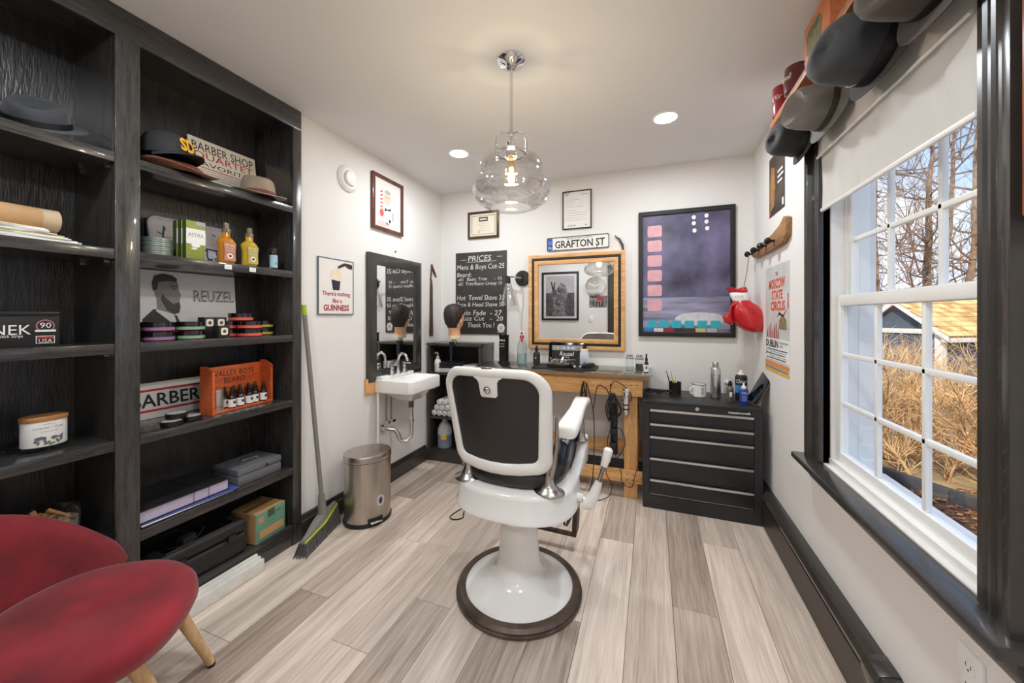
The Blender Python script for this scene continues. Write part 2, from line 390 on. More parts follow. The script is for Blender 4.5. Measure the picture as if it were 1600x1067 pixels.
for a, b in ((.073, .736), (.809, 1.472)):
    for z in SHZ:
        bpart('shelf', -.289, -.001, a + .0005, b - .0005, z - .038, z, BCASEH)
        for yy in (a + .004, b - .004):
            for xx in (-.06, -.23): B().box(xx - .005, xx + .005, yy - .004, yy + .004, z - .05, z - .0385).build('shelf_pin', NICKEL, bc)
    bpart('bottom_shelf', -.289, -.001, a + .0005, b - .0005, .092, .115, BCASEH); bpart('kick_board', -.022, -.004, a, b, 0, .092, BCASEH)
def put(x, y, z): return (x, y, z)
S1, S2, S3, S4, S5, S6 = [z + .0004 for z in SHZ] + [.1154]
# ---------------- hats
def hat_mesh(t, felt, band, rx=.085, ry=.10, h=.11, brim=.07, curl=.02, dip=.012, pinch=.25, dimple=.02, bandh=.022, bandm=None):
    n = 40; rings = []
    prof = [(1., 0), (1.0, .02), (.985, .3), (.95, .6), (.88, .85), (.74, .98), (.5, 1. + (.03 if dimple < .01 else 0)), (.25, .93 + (.12 if dimple < .01 else 0)), (.02, .9 + (.155 if dimple < .01 else 0))]
    for r, z in prof:
        ring = []
        for j in range(n):
            a = 2*PI*j/n; c, s = math.cos(a), math.sin(a)
            k = 1 - pinch * max(0, z - .45) * (max(0, -s) ** 2)     # pinched towards the front (-y)
            zz = z * h - (dimple if r < .6 and dimple > .01 else 0) * (1 if r < .3 else .5) + .012 * z * s
            ring.append((rx*r*c*k, ry*r*s, zz))
        rings.append(ring)
    B().loft(rings, False, True).build('crown', felt, t, ang=80)
    rings = []
    for q, dz in ((1.0, 0), (1.02, .002)):
        pass
    for u, th in ((0, .004), (.3, .004), (.6, .004), (.85, .004), (1, .003), (1, 0), (.85, 0), (.6, 0), (.3, 0), (0, 0)):
        ring = []
        for j in range(n):
            a = 2*PI*j/n; c, s = math.cos(a), math.sin(a)
            zz = curl * u*u * (c*c) - dip * u * (s*s) + th - .002
            ring.append(((rx + brim*u) * c, (ry + brim*u) * s, zz))
        rings.append(ring)
    B().loft(rings + [rings[0]], False, False).build('brim', felt, t, ang=80)
    rings = []
    for g, z in ((1.005, .002), (1.03, .003), (1.028, bandh), (1.0, bandh)):
        rings.append([(rx*g*math.cos(2*PI*j/n), ry*g*math.sin(2*PI*j/n), z) for j in range(n)])
    B().loft(rings, False, False).build('hat_band', bandm or band, t, ang=50)
def felt(n, c): return mat(n, c, .85, var=.09, scale=14, sheen=.15, bump=.06)
TAN = felt('tan_felt', (158, 140, 120)); BROWNF = felt('brown_leather_felt', (150, 92, 66)); CHAR = felt('charcoal_felt', (52, 54, 58)); GREYF = felt('grey_felt', (118, 114, 110)); DARKF = felt('black_felt', (38, 38, 40)); TANB = mat('braided_brown_band', (112, 62, 42), .6, var=.3, scale=160); BBAND = mat('black_ribbon', (24, 24, 26), .5, var=.1, scale=60)
h = thing('fedora_hat', 'tan felt hat with braided brown band on the top right shelf', 'hat', (-1.952, 1.375, S1 + .0165), R(75), 'hats')
hat_mesh(h, TAN, TANB, .078, .092, .105, .05, .016)
h = thing('brown_brim_hat', 'brown wide-brimmed hat lying under the black cap on the top right shelf', 'hat', (-1.965, 1.03, S1 + .0165), R(100), 'hats')
hat_mesh(h, BROWNF, TANB, .075, .088, .05, .062, .028)
CAPM = mat('black_cap_cotton', (44, 44, 48), .8, var=.08, scale=40); YEL = mat('yellow_embroidery', (232, 176, 40), .6, var=.08, scale=90)
cp_ = thing('baseball_cap', 'black baseball cap with a yellow embroidered letter emblem resting on the brown hat', 'cap', (-1.972, .99, S1 + .071), R(104))
B().lathe([(.092, 0), (.0925, .025), (.088, .06), (.074, .088), (.048, .105), (.012, .112), (.0, .1125)], 32, (0, 0, 0), .95, 1.1, cap0=False).build('crown', CAPM, cp_, ang=70)
B().lathe([(.006, .110), (.007, .114), (.003, .118), (0, .1185)], 12).build('button', CAPM, cp_)
rr_ = []
for u, th in ((0, 0), (.5, 0), (1, 0), (1, .004), (.5, .004), (0, .004)):
    rr_.append([(math.sin(a) * (.080 + .004*u), -math.cos(a) * (.095 + .07*u*math.cos(a)), .006 + th - .03*u*(1 - math.cos(a)*.6) + .004) for a in [R(-78 + 156*i/16) for i in range(17)]])
B().loft(rr_ + [rr_[0]], False, False, closed=False).build('visor', CAPM, cp_, ang=60)
em = text('SD', .052, YEL, cp_, .0, .05, -.104, w=.06, bold=.04, name='emblem')
for v in em.data.vertices: v.co.y = -.1015 + v.co.x**2*4.5 + (v.co.z - .03)*.25 - .0045
# left bay hats
h = thing('fedora_hat', 'brown hat with blue crown cloth at the left of the top left shelf', 'hat', (-1.975, .36, S1 + .0165), R(80), 'hats')
hat_mesh(h, BROWNF, TANB, .085, .10, .08, .075, .03, bandm=mat('blue_hat_scarf', (52, 98, 126), .8, var=.2, scale=60), bandh=.05)
h = thing('flat_brim_hat', 'charcoal felt hat standing on its brim edge at the right of the top left shelf', 'hat', (-2.015, .64, S1 + .062), (R(28), 0, R(60)), 'hats')
hat_mesh(h, CHAR, BBAND, .078, .09, .07, .04, .0, .0)
# ---------------- top right: quartet sheet
def sheet(name, label, cat, loc, rot, w, h, t, m): 
    o = thing(name, label, cat, loc, rot); B().box(-w/2, w/2, -t, 0, 0, h).build('sheet', m, o, smooth=False); return o
s = sheet('songbook', 'cream barbershop quartet songbook cover leaning behind the hats on the top right shelf', 'book', (-2.10, 1.317, S1), (R(-8), 0, Q), .33, .285, .006, CREAM)
text('BARBER SHOP', .045, INK, s, 0, .243, -.006, w=.30); text('QUARTET', .035, RED, s, 0, .197, -.006, w=.29); text('FAVORITES', .024, INK, s, 0, .158, -.006, w=.28)
flat('rule', rect(-.15, .15, .134, .138), -.006, RED, s)
for i in range(4): flat('text_line', rect(-.14 + .02*(i % 2), .13 - .02*(i % 3), .122 - i*.012, .126 - i*.012), -.006, GREYP, s)
for cx_, c_ in ((-.06, GREYP), (.01, GREYP), (.07, GREYP)): flat('sketch_figure', ell(.022, .026, 16, cx_, .038), -.006, c_, s)
# ---------------- shelf 2 right
TIN = mat('tin_grey_green', (140, 150, 146), .35, .7, var=.06)
def tins(n, loc, r, hh, lab, grp, m=TIN):
    for i in range(n):
        B().lathe([(r*.97, 0), (r, .002), (r, hh*.45), (r*.985, hh*.5), (r*1.01, hh*.55), (r*1.01, hh*.94), (r*.97, hh*.99), (r*.9, hh*.97), (0, hh*.97)], 28).build('tin', m, None, loc=(loc[0], loc[1], loc[2] + i*hh)); o = bpy.context.scene.collection.objects[-1]
        tag(o, lab[i] if isinstance(lab, list) else lab, 'tin', grp)
tins(4, (-1.95, .94, S2), .052, .0183, ['grey round tin, %s of the stack of four beside the tray' % q for q in ('lowest', 'second from bottom', 'third from bottom', 'topmost')], 'grey tins beside the tray')
ty = thing('serving_tray', 'white rounded tray with blue drawings leaning on the back of the shelf', 'tray', (-2.095, 1.165, S2), (R(-12), 0, Q))
TRW = mat('tray_white', (206, 202, 204), .4, var=.02); TRB = mat('tray_blue_ink', (74, 82, 116), .5, var=.2, scale=60)
B().prism(rrect(.34, .20, .035, 6, 0, .10), -.004, 0).build('tray_base', TRW, ty)
po, pi_ = rrect(.35, .21, .04, 6, 0, .105), rrect(.32, .18, .03, 6, 0, .105)
B().loft([[(x, 0, z) for x, z in po], [(x, -.014, z) for x, z in po], [(x, -.004, z) for x, z in pi_]], False, False).build('rim', TRW, ty)
random.seed(3)
for i in range(26):
    a = random.random()*2*PI; k = random.uniform(.82, .95); cx_ = .145*k*math.copysign(abs(math.cos(a))**.5, math.cos(a)); cz_ = .103 + .08*k*math.copysign(abs(math.sin(a))**.5, math.sin(a))
    b_ = B().prism(ell(.010, .0035, 10), -.0048, -.004); an = random.random()*3
    b_.map(lambda x, y, z: (cx_ + x*math.cos(an) - z*math.sin(an), y, cz_ + x*math.sin(an) + z*math.cos(an))); b_.build('ink_mark', TRB, ty)
for pts in ([(.03, .06), (.06, .09), (.10, .085), (.13, .10)], [(.06, .09), (.055, .05), (.06, .025)], [(.10, .085), (.105, .05), (.10, .025)], [(-.11, .17), (-.12, .12), (-.10, .07), (-.12, .03)]):
    B().tube([(x, -.0048, z) for x, z in pts], .004, 6).build('ink_mark', TRB, ty)
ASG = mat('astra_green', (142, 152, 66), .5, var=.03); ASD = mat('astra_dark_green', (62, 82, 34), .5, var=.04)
for i in range(3):
    t = thing('blade_carton', 'green and white razor blade carton, %s of the three on the shelf' % ('frontmost', 'middle', 'rearmost')[i], 'box', (-1.90 - i*.0255, 1.058 - i*.004, S2), Q, 'razor blade cartons')
    B().box(-.0375, .0375, 0, .0245, 0, .170).build('carton', ASG, t, .001)
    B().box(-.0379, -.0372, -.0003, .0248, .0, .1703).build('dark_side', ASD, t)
    B().box(-.0372, .0378, -.0009, .0002, .068, .135).build('white_band', WPRINT, t)
    text('ASTRA', .016, mat('gold_print', (168, 140, 80), .5), t, 0, .108, -.0009, w=.062)
    flat('swoosh', ell(.018, .008, 14, .0, .062), -.0003, WPRINT, t); flat('swoosh', ell(.012, .005, 14, -.006, .048), -.0003, CREAM, t)
    B().box(.0, .0378, -.0009, .0, .152, .1702).build('tax_stamp', GREYP, t)
def tonic(loc, body, lab_m, label, rot=Q):
    t = thing('tonic_bottle', label, 'bottle', loc, rot, 'hair tonic bottles')
    pr = [(.0, .0), (.034, 0), (.037, .006), (.034, .045), (.034, .07), (.040, .10), (.040, .108), (.028, .122), (.018, .128), (.018, .15)]
    B().lathe(pr, 4 * 6, (0, 0, 0), 1., .62).build('bottle', body, t)
    B().lathe([(.019, .15), (.019, .165), (.013, .168), (.013, .19), (.011, .195), (0, .195)], 16).build('cap', mat('clear_grey_cap', (120, 110, 96), .15, .2, var=.2), t)
    b_ = B().prism([(-.026, .012), (.026, .012), (.024, .055), (.028, .098), (-.028, .098), (-.024, .055)], -.0285, -.0235); b_.build('label_panel', lab_m, t)
    flat('emblem', ell(.014, .014, 18, 0, .035), -.0285, CREAM, t); flat('emblem_mark', ell(.006, .006, 10, 0, .035), -.0293, INK, t)
    text('REUZEL', .010, CREAM, t, 0, .086, -.0286, w=.042); text('HAIR TONIC', .006, CREAM, t, 0, .072, -.0286, w=.036); text('GROOMING', .006, CREAM, t, 0, .06, -.0286, w=.036)
AMB = mat('amber_liquid', (226, 148, 26), .08, var=.1, scale=8, trans=.35, coat=.5); YLQ = mat('yellow_liquid', (226, 190, 40), .08, var=.1, scale=8, trans=.35, coat=.5)
tonic((-1.912, 1.192, S2), AMB, mat('coral_label', (196, 128, 100), .5), 'amber hair tonic bottle with coral label')
tonic((-1.912, 1.302, S2), YLQ, mat('gold_label', (186, 168, 84), .5), 'yellow hair tonic bottle with gold label')
t = thing('spray_vial', 'small dark bottle with pale blue label at the right end of the shelf', 'bottle', (-1.905, 1.425, S2), Q)
B().lathe([(.018, 0), (.019, .003), (.019, .085), (.017, .09)], 20).build('bottle', BLACKG, t); B().lathe([(.0175, .09), (.0175, .112), (.015, .114), (0, .114)], 20).build('cap', BLACK, t)
B().lathe([(.0194, .008), (.0194, .075)], 20, cap0=False, cap1=False).map(lambda x, y, z: (x, min(y, .004), z)).build('label_wrap', mat('pale_blue', (168, 206, 222), .5), t)
text('A', .014, INK, t, 0, .03, -.0197)
for y_, q in ((1.175, 'below the amber tonic bottle'), (1.29, 'below the yellow tonic bottle')):
    o = sheet('price_tag', 'small white price tag on the shelf edge ' + q, 'tag', (XB + .001, y_, 1.502), Q, .032, .022, .001, WPRINT); text('14', .008, GREYP, o, 0, .011, -.001)
# ---------------- shelf 3 right: brand sign and pomade jars
s = sheet('brand_sign', 'white sign reading REUZEL with a bearded man in a suit behind the pomade jars', 'sign', (-2.125, 1.167, S3), (R(-4), 0, Q), .42, .315, .004, mat('sign_white', (236, 236, 238), .5, var=.02))
text('REUZEL', .056, INK, s, .106, .205, -.0045, w=.19, bold=.012); text('REUZEL', .056, mat('sign_letter_grey', (188, 188, 192), .5), s, .1035, .208, -.0055, w=.19, bold=.0)
SK = mat('grey_skin_print', (150, 148, 148), .6, var=.05); SKD = mat('grey_hair_print', (74, 72, 72), .6, var=.1); SUIT = mat('suit_print', (58, 58, 60), .6, var=.08)
flat('suit', [(-.205, .004), (-.02, .004), (-.045, .06), (-.075, .115), (-.115, .135), (-.15, .135), (-.19, .09)], -.004, SUIT, s)
flat('shirt', [(-.142, .128), (-.07, .06), (-.06, .075), (-.075, .115), (-.13, .142)], -.005, WPRINT, s); flat('tie', [(-.072, .11), (-.062, .105), (-.04, .045), (-.058, .05)], -.0058, SUIT, s)
flat('face', [(-.135, .135), (-.075, .112), (-.058, .135), (-.05, .165), (-.046, .19), (-.042, .205), (-.05, .225), (-.052, .26), (-.07, .285), (-.11, .29), (-.14, .27), (-.145, .22), (-.135, .18)], -.0062, SK, s)
flat('beard', [(-.1, .13), (-.072, .112), (-.052, .12), (-.046, .15), (-.05, .172), (-.075, .16), (-.105, .19), (-.12, .215), (-.122, .18)], -.0070, SKD, s)
flat('hair', [(-.15, .22), (-.135, .225), (-.128, .262), (-.09, .27), (-.058, .265), (-.056, .282), (-.075, .298), (-.11, .303), (-.142, .29), (-.152, .26)], -.0070, SKD, s)
flat('ear', ell(.011, .018, 12, -.127, .208), -.0078, SK, s); flat('eye', ell(.008, .003, 8, -.07, .232), -.0070, SKD, s); flat('brow', rect(-.086, -.056, .243, .247), -.0070, SKD, s)
JAR = mat('dark_jar', (26, 14, 16), .1, var=.1, coat=.5); RIMR = mat('jar_red_base', (120, 20, 26), .25, var=.05)
def jar(loc, col, label, r=.0545, hh=.0395):
    t = thing('pomade_jar', label, 'jar', loc, Q, 'pomade jars')
    B().lathe([(r*.94, 0), (r*.97, .002), (r*.97, hh*.12)], 28).build('jar_base', RIMR, t)
    B().lathe([(r*.96, hh*.12), (r*.96, hh*.45)], 28, cap0=False, cap1=False).build('label_ring', col, t)
    B().lathe([(r*.97, hh*.45), (r, hh*.47), (r, hh*.93), (r*.96, hh*.99), (0, hh*.99)], 28).build('lid', JAR, t)
PUR = mat('purple_label', (150, 116, 164), .4); GRN = mat('mint_label', (132, 184, 150), .4); COR = mat('coral_red_label', (230, 104, 82), .4); YG = mat('yellow_green_label', (176, 184, 70), .4)
for i, q in enumerate(('lower', 'upper')):
    jar((-1.945, .945, S3 + i*.0398), PUR, 'dark pomade jar with purple label, %s of the front stack at the left' % q)
    jar((-1.95, 1.064, S3 + i*.0398), GRN, 'dark pomade jar with mint green label, %s of its stack of two' % q)
    jar((-2.02, 1.262, S3 + i*.0398), COR, 'dark pomade jar with red label, %s of the rear red stack' % q)
    jar((-1.932, 1.318, S3 + i*.0398), COR, 'dark pomade jar with red label, %s of the front red stack' % q)
    jar((-2.03, 1.452, S3 + i*.0398), YG, 'dark pomade jar with yellow green label, %s of its stack' % q)
    jar((-2.06, .925, S3 + i*.0398), PUR, 'dark pomade jar with purple label, %s of the back stack at the left' % q)
jar((-1.965, 1.295, S3 + .0796), COR, 'dark pomade jar with red label, topmost of the red jars')
for k, (x_, y_, q) in enumerate(((-1.985, 1.15, 'back left'), (-1.985, 1.20, 'back right'), (-1.905, 1.165, 'front'))):
    t = thing('wax_carton', 'small black carton with a cream emblem, %s of the three between the jars' % q, 'box', (x_, y_, S3), Q, 'black cartons between jars')
    hh = .058 if k == 2 else .098
    B().box(-.024, .024, -.024, .024, 0, hh).build('carton', BLACKM, t, .001); flat('emblem', rrect(.03, .034, .008, 4, 0, hh - .026), -.024, CREAM, t); flat('emblem_mark', ell(.007, .008, 10, 0, hh - .026), -.0249, SKD, t)
# ---------------- shelf 4 right: barber shop sign, tins, beard rack
s = sheet('barber_shop_sign', 'white sign with red stripes and the words BARBER SHOP behind the tins', 'sign', (-2.13, 1.165, S4), (R(-5), 0, Q), .54, .162, .004, mat('sign_gloss_white', (228, 228, 226), .25, var=.01))
text('BARBER SHOP', .058, INK, s, .014, .081, -.0042, w=.485, bold=.016); flat('stripe', rect(-.27, .27, .122, .132), -.004, RED, s); flat('stripe', rect(-.27, .27, .030, .040), -.004, RED, s)
PT = mat('pale_tin_top', (196, 190, 180), .4, .3)
for x_, y_, z_, q in ((-1.905, .972, 0, 'front left, flat on the shelf'), (-1.925, 1.055, 0, 'right, flat on the shelf'), (-1.935, 1.005, .023, 'stacked on the other two')):
    t = thing('wax_tin', 'flat black screw tin, ' + q, 'tin', (x_, y_, S4 + z_), 0, 'black wax tins')
    B().lathe([(.036, 0), (.037, .002), (.037, .010), (.0385, .011), (.0385, .021), (.036, .0225), (.033, .0225)], 28).build('tin_body', BLACK, t); B().lathe([(.033, .0205), (.033, .0228), (0, .0228)], 28).build('lid_label', PT, t)
RKM = wood('orange_stained_pine', (176, 74, 30), (222, 110, 56), (3, 26, 26), .4, .1, 1.3)
rk = thing('beard_oil_rack', 'orange stained wooden display rack lettered VALLEY BOYS BEARD', 'rack', (-1.955, 1.30, S4), Q + R(6))
B().box(-.15, .15, .055, .066, 0, .215).build('back_board', RKM, rk, .001)
B().box(-.15, .15, -.012, .055, 0, .010).build('bottom_board', RKM, rk, .001)
for q in (-1, 1): B().loft([[(x, y, z) for y, z in ((-.012, 0), (.066, 0), (.066, .225), (.035, .225), (-.012, .20))] for x in ((q*.15, q*.162) if q > 0 else (-.162, -.15))]).build('end_board', RKM, rk)
BURN = mat('burnt_lettering', (62, 24, 12), .7)
text('VALLEY BOYS', .027, BURN, rk, 0, .178, .055, w=.21); text('BEARD', .027, BURN, rk, 0, .143, .055, w=.11)
def onrack(lx, ly, z): 
    a = Q + R(6); return (-1.955 + lx*math.cos(a) - ly*math.sin(a), 1.30 + lx*math.sin(a) + ly*math.cos(a), S4 + .0102 + z)
for i in range(8):
    o = B().lathe([(.0255, 0), (.027, .001), (.027, .008), (.0275, .009), (.0275, .0118), (.026, .0125), (0, .0125)], 24).build('balm_tin', ALU, None, loc=onrack(-.115, .022, i*.0127)); tag(o, 'aluminium balm tin in the orange rack column, %s from the bottom' % ('first second third fourth fifth sixth seventh eighth'.split()[i]), 'tin', 'balm tins on the rack')
nb = [(-.055, .004, 'front row, first from the left'), (-.012, .004, 'front row, second from the left'), (.035, .002, 'front row, third from the left'), (.068, .004, 'front row, fourth from the left'), (.115, .0, 'front row, rightmost'), (-.065, .038, 'back row, leftmost'), (-.02, .038, 'back row, second from the left'), (.015, .038, 'back row, third from the left'), (.06, .038, 'back row, fourth from the left'), (.1, .038, 'back row, rightmost')]
BOTB = mat('dark_brown_glass', (38, 22, 14), .08, var=.1, coat=.4)
d0 = None
for lx, ly, q in nb:
    lb = 'small dropper bottle with white label on the orange rack, ' + q
    if d0 is None:
        d0 = thing('dropper_bottle', lb, 'bottle', onrack(lx, ly, 0), Q + R(6), 'beard oil bottles')
        B().lathe([(.0155, 0), (.0165, .002), (.0165, .05), (.013, .058), (.008, .062), (.008, .066)], 18).build('bottle', BOTB, d0)
        B().lathe([(.0105, .064), (.0105, .079), (.0065, .081), (.0065, .098), (.003, .104), (0, .105)], 14).build('dropper_cap', BLACK, d0)
        w_ = B().lathe([(.0169, .006), (.0169, .044)], 18, cap0=False, cap1=False).build('label_wrap', PAPER, d0)
        flat('emblem', ell(.007, .006, 10, 0, .027), -.0168, INK, d0); flat('emblem_line', rect(-.009, .009, .034, .036), -.0168, INK, d0)
    else: dup(d0, onrack(lx, ly, 0), Q + R(6), lb)
# ---------------- shelf 5 right: folder, papers, cash box
t = thing('accordion_folder', 'thick black expanding file folder with elastic cord at the left of the lower shelf', 'folder', (-1.90, 1.03, S5 + .014), Q)
LILAC = mat('lilac_folder_pages', (196, 184, 208), .6, var=.06, scale=90, stretch=(1, 1, 8))
B().box(-.165, .165, .006, .235, .004, .048).build('page_block', LILAC, t); 
FBK = mat('black_folder_vinyl', (34, 33, 34), .35, var=.08)
B().box(-.17, .17, 0, .24, .048, .052).build('flap', FBK, t, .001); B().box(-.17, .17, 0, .24, 0, .004).build('cover', FBK, t, .001)
B().tube([(.02, -.001, .002), (.02, -.002, .05), (.05, .03, .0535), (.05, .235, .0535)], .0012, 6).build('elastic_cord', CORD, t); B().tube([(.08, -.001, .002), (.08, -.002, .05), (.05, .03, .0535)], .0012, 6).build('elastic_cord', CORD, t)
B().lathe([(.005, 0), (.005, .003), (0, .003)], 12, (.05, .03, .052)).build('button', NICKEL, t)
PBL = mat('blue_plastic_cover', (70, 84, 160), .3)
for i, (m_, q, dx) in enumerate(((FBK, 'black report cover lying flat under the expanding folder', 0), (PAPER, 'white paper pad under the expanding folder', .01), (PBL, 'blue plastic report cover sticking out under the expanding folder', .028))):
    o = B().box(-.168, .168 + dx, 0, .22, 0, .0043).build('report_cover', m_, None, .0008, loc=(-1.888, 1.035, S5 + .0002 + i*.0045), rot=Q + R(-1.5*i)); tag(o, q, 'papers', 'flat papers under the folder')
cb = thing('cash_box', 'grey metal cash box with a folding handle on top', 'cash box', (-1.905, 1.356, S5), Q)
CBM = mat('grey_enamel_metal', (112, 114, 118), .38, .2, var=.03)
B().box(-.115, .115, 0, .19, 0, .05).build('box_body', CBM, cb, .006); B().box(-.1165, .1165, -.0015, .1915, .0505, .085).build('lid', CBM, cb, .008)
B().tube([(-.04, .085, .085), (-.038, .082, .094), (.038, .082, .094), (.04, .085, .085)], .003, 8).build('handle', CHROME, cb)
for q in (-.04, .04): B().lathe([(.006, 0), (.006, .004), (0, .005)], 12, (q, .085, .085)).build('handle_mount', CHROME, cb)
B().lathe([(.006, 0), (.006, .003), (0, .003)], 12).xf(Matrix.Translation((.03, -.0016, .062)) @ Matrix.Rotation(PI/2, 4, 'X')).build('lock', BLACK, cb)
# ---------------- bottom right: case, adapter, green box, white boards
cs = thing('clipper_case', 'black hard plastic carry case on the bottom shelf with a cable on its lid', 'case', (-1.884, 1.09, S6), Q + R(-2))
B().box(-.185, .185, .004, .245, 0, .10).build('case_body', BLACKM, cs, .02, seg=3); B().box(-.185, .185, .004, .245, .102, .16).build('lid', BLACKM, cs, .02, seg=3)
B().box(-.13, .13, .03, .22, .1595, .163).build('lid_panel', BLACKG, cs, .001)
B().frame(.27, .20, .004, 0, .003).map(lambda x, y, z: (x, .025 + z, .160 + y)).build('panel_edge', NICKEL, cs)
for q in (-.09, .11): B().box(q - .018, q + .018, -.001, .006, .085, .118).build('latch', BLACK, cs, .002)
ad_ = thing('power_adapter', 'small black charger block with a coiled cable lying on the black case', 'charger', (-1.935, 1.04, S6 + .1634), Q + .3)
B().box(-.03, .03, -.02, .02, 0, .028).build('charger_block', BLACKM, ad_, .004)
B().tube([(.03, 0, .012), (.05, .01, .006), (.07, .05, .004), (.05, .09, .02), (0, .10, .03), (-.05, .07, .012), (-.06, .02, .004), (-.03, -.03, .004), (.02, -.04, .02), (.06, -.03, .035), (.08, .02, .03), (.06, .06, .01)], .0022, 6).build('cable', CORD, ad_)
gx = thing('carton', 'green printed cardboard box with taped brown top on the bottom shelf', 'box', (-1.885, 1.398, S6), Q + R(4))
GBX = mat('green_print_card', (104, 146, 124), .6, var=.08, scale=15); TAPE = mat('brown_tape', (120, 84, 48), .3, var=.1)
B().box(-.084, .084, 0, .17, 0, .15).build('carton', GBX, gx, .002); B().box(-.083, .083, .002, .168, .150, .1515).build('top_flap', CARD, gx); B().box(-.083, .083, .07, .11, .1515, .152).build('tape', TAPE, gx)
B().box(-.02, .02, -.0008, .0, .11, .15).build('tape', mat('dark_green_tape', (60, 92, 66), .4), gx)
flat('panel', rect(-.066, .074, .022, .06), -.0003, CARD, gx); flat('stamp', rrect(.03, .03, .004, 3, -.058, .115), -.0003, CARD, gx); text('XPLODE', .012, mat('green_ink', (70, 104, 80), .6), gx, .03, .123, -.0004, w=.05)
B().box(-.0855, -.0838, .002, .168, .002, .148).build('plain_side', CARD, gx)
for i in range(3):
    o = B().box(0, .014, -.185 + .012*i, .185 + .006*i, .002, .085 - .012*i).build('white_board', mat('white_board_%d' % i, (228, 226, 220), .5), None, .001, loc=(XB + .004 + i*.0148, 1.12, 0)); tag(o, 'white painted board leaning on edge against the bookcase kick, %s of three' % ('rearmost', 'middle', 'frontmost')[i], 'board', 'white boards at the bookcase foot')
# ================================================================ left bay things
t = thing('cardboard_tube', 'brown cardboard mailing tube lying on the papers in the left bay', 'tube', (-1.985, .43, S2 + .083), 0)
B().lathe([(.038, -.24), (.038, .24)], 28).map(lambda x, y, z: (x, z, y)).build('tube', CARD, t); B().lathe([(.0385, .2), (.0385, .242), (.036, .244), (.034, .241), (0, .240)], 28, cap0=False).map(lambda x, y, z: (x, z, y)).build('end_cap', mat('clear_end_cap', (200, 176, 146), .2), t)
random.seed(11)
cols = [PAPER, PAPER, mat('pale_magazine', (206, 204, 198), .4), PAPER, mat('green_yellow_magazine', (178, 176, 96), .4, var=.2, scale=30), PAPER, mat('lilac_paper', (206, 204, 214), .6), PAPER, CREAM]
z_ = 0
for i, m_ in enumerate(cols):
    th = (.006, .004, .005, .003, .005, .003, .006, .004, .003)[i]; a = R((0, 2, -1, 3, 5, 1, -2, 4, 7)[i])
    o = B().box(-.13, .11, -.20, .14 - .012*i, 0, th).build('paper_sheaf', m_, None, loc=(-2.0, .56, S2 + z_), rot=a); z_ += th + .0003
    tag(o, 'sheaf of papers or magazine in the left bay pile, %s from the bottom' % ('first second third fourth fifth sixth seventh eighth ninth'.split()[i]), 'papers', 'paper pile in the left bay')
t = thing('neck_strip_box', 'black neck strip carton marked 90 years and USA in the left bay', 'box', (-1.95, .515, S3), Q + R(-3))
B().box(-.15, .15, 0, .11, 0, .105).build('carton', BLACKM, t, .001); B().box(-.15, .15, -.004, .11, .1055, .118).build('lid', BLACK, t, .002)
text('S\u00c1NEK', .032, WPRINT, t, .022, .062, -.0005, w=.13); text('Neck Strips', .010, WPRINT, t, .045, .036, -.0005, w=.05)
flat('badge', ell(.021, .021, 24, .118, .070), -.0003, mat('pink_badge', (196, 120, 128), .5), t); flat('badge_inner', ell(.018, .018, 24, .118, .070), -.0012, BLACKM, t); text('90', .018, WPRINT, t, .118, .072, -.0022, w=.025); flat('ribbon', rect(.095, .141, .050, .057), -.0022, WPRINT, t)
flat('flag_frame', rect(.097, .139, .010, .036), -.0003, WPRINT, t); flat('flag_inner', rect(.099, .137, .012, .034), -.0011, BLACKM, t); text('USA', .013, WPRINT, t, .118, .019, -.002, w=.03); flat('flag_bar', rect(.100, .136, .027, .033), -.002, RED, t)
cd = thing('candle', 'white oval jar candle with wooden lid and herb label in the left bay', 'candle', (-1.99, .645, S4 + .0155), Q)
WAXM = mat('white_ceramic', (232, 230, 226), .35, var=.01)
B().lathe([(.050, 0), (.054, .003), (.054, .085), (.052, .088)], 40, (0, 0, 0), 1.0, .75).build('jar', WAXM, cd); B().lathe([(.056, .088), (.057, .090), (.057, .100), (.054, .103), (0, .104)], 40, (0, 0, 0), 1.0, .75).build('lid', wood('acacia_lid', (150, 96, 50), (206, 150, 92), (3, 26, 26), .5, .1, 1.2), cd)
def wrapc(o, rx, ry):
    for v in o.data.vertices: v.co.y = -ry*math.sqrt(max(0, 1 - (v.co.x/rx)**2)) - .0006 + (v.co.y + .05)*1.0 if False else -ry*math.sqrt(max(0, 1 - (v.co.x/rx)**2)) - .0008
for s_, z_, w_, h_ in (('apothecary', .078, .03, .005), ('Lavender + Cedar', .066, .07, .008), ('scented candle', .054, .04, .005)):
    o = text(s_, h_, GREYP, cd, 0, z_, 0, w=w_); wrapc(o, .054, .0405)
HERB = mat('herb_green', (112, 138, 82), .6, var=.2, scale=80); HERBP = mat('herb_lilac', (120, 108, 140), .6, var=.2, scale=80)
random.seed(5)
for i in range(22):
    cx_, cz_ = random.uniform(-.03, .03), random.uniform(.008, .034); an = random.random()*3; m_ = HERB if cz_ < .024 else HERBP
    b_ = B().prism(ell(.007, .003, 8), -.001, 0).map(lambda x, y, z: (cx_ + x*math.cos(an) - z*math.sin(an), 0, cz_ + x*math.sin(an) + z*math.cos(an)))
    o = b_.build('herb_leaf', m_, cd); wrapc(o, .054, .0405)
    for v in o.data.vertices: v.co.y -= .0004 + .00004*i
ds = thing('glass_dish', 'clear oval glass dish on little feet under the candle', 'dish', (-1.99, .645, S4), Q)
B().lathe([(.0, .009), (.058, .009), (.074, .013), (.075, .016), (.058, .0125), (0, .0125)], 36, (0, 0, 0), 1.0, .8, False, False).build('dish', GLASS, ds)
for a in (30, 150, 270): B().ball((.048*math.cos(R(a)), .038*math.sin(R(a)), .005), .005).build('foot', GLASS, ds)
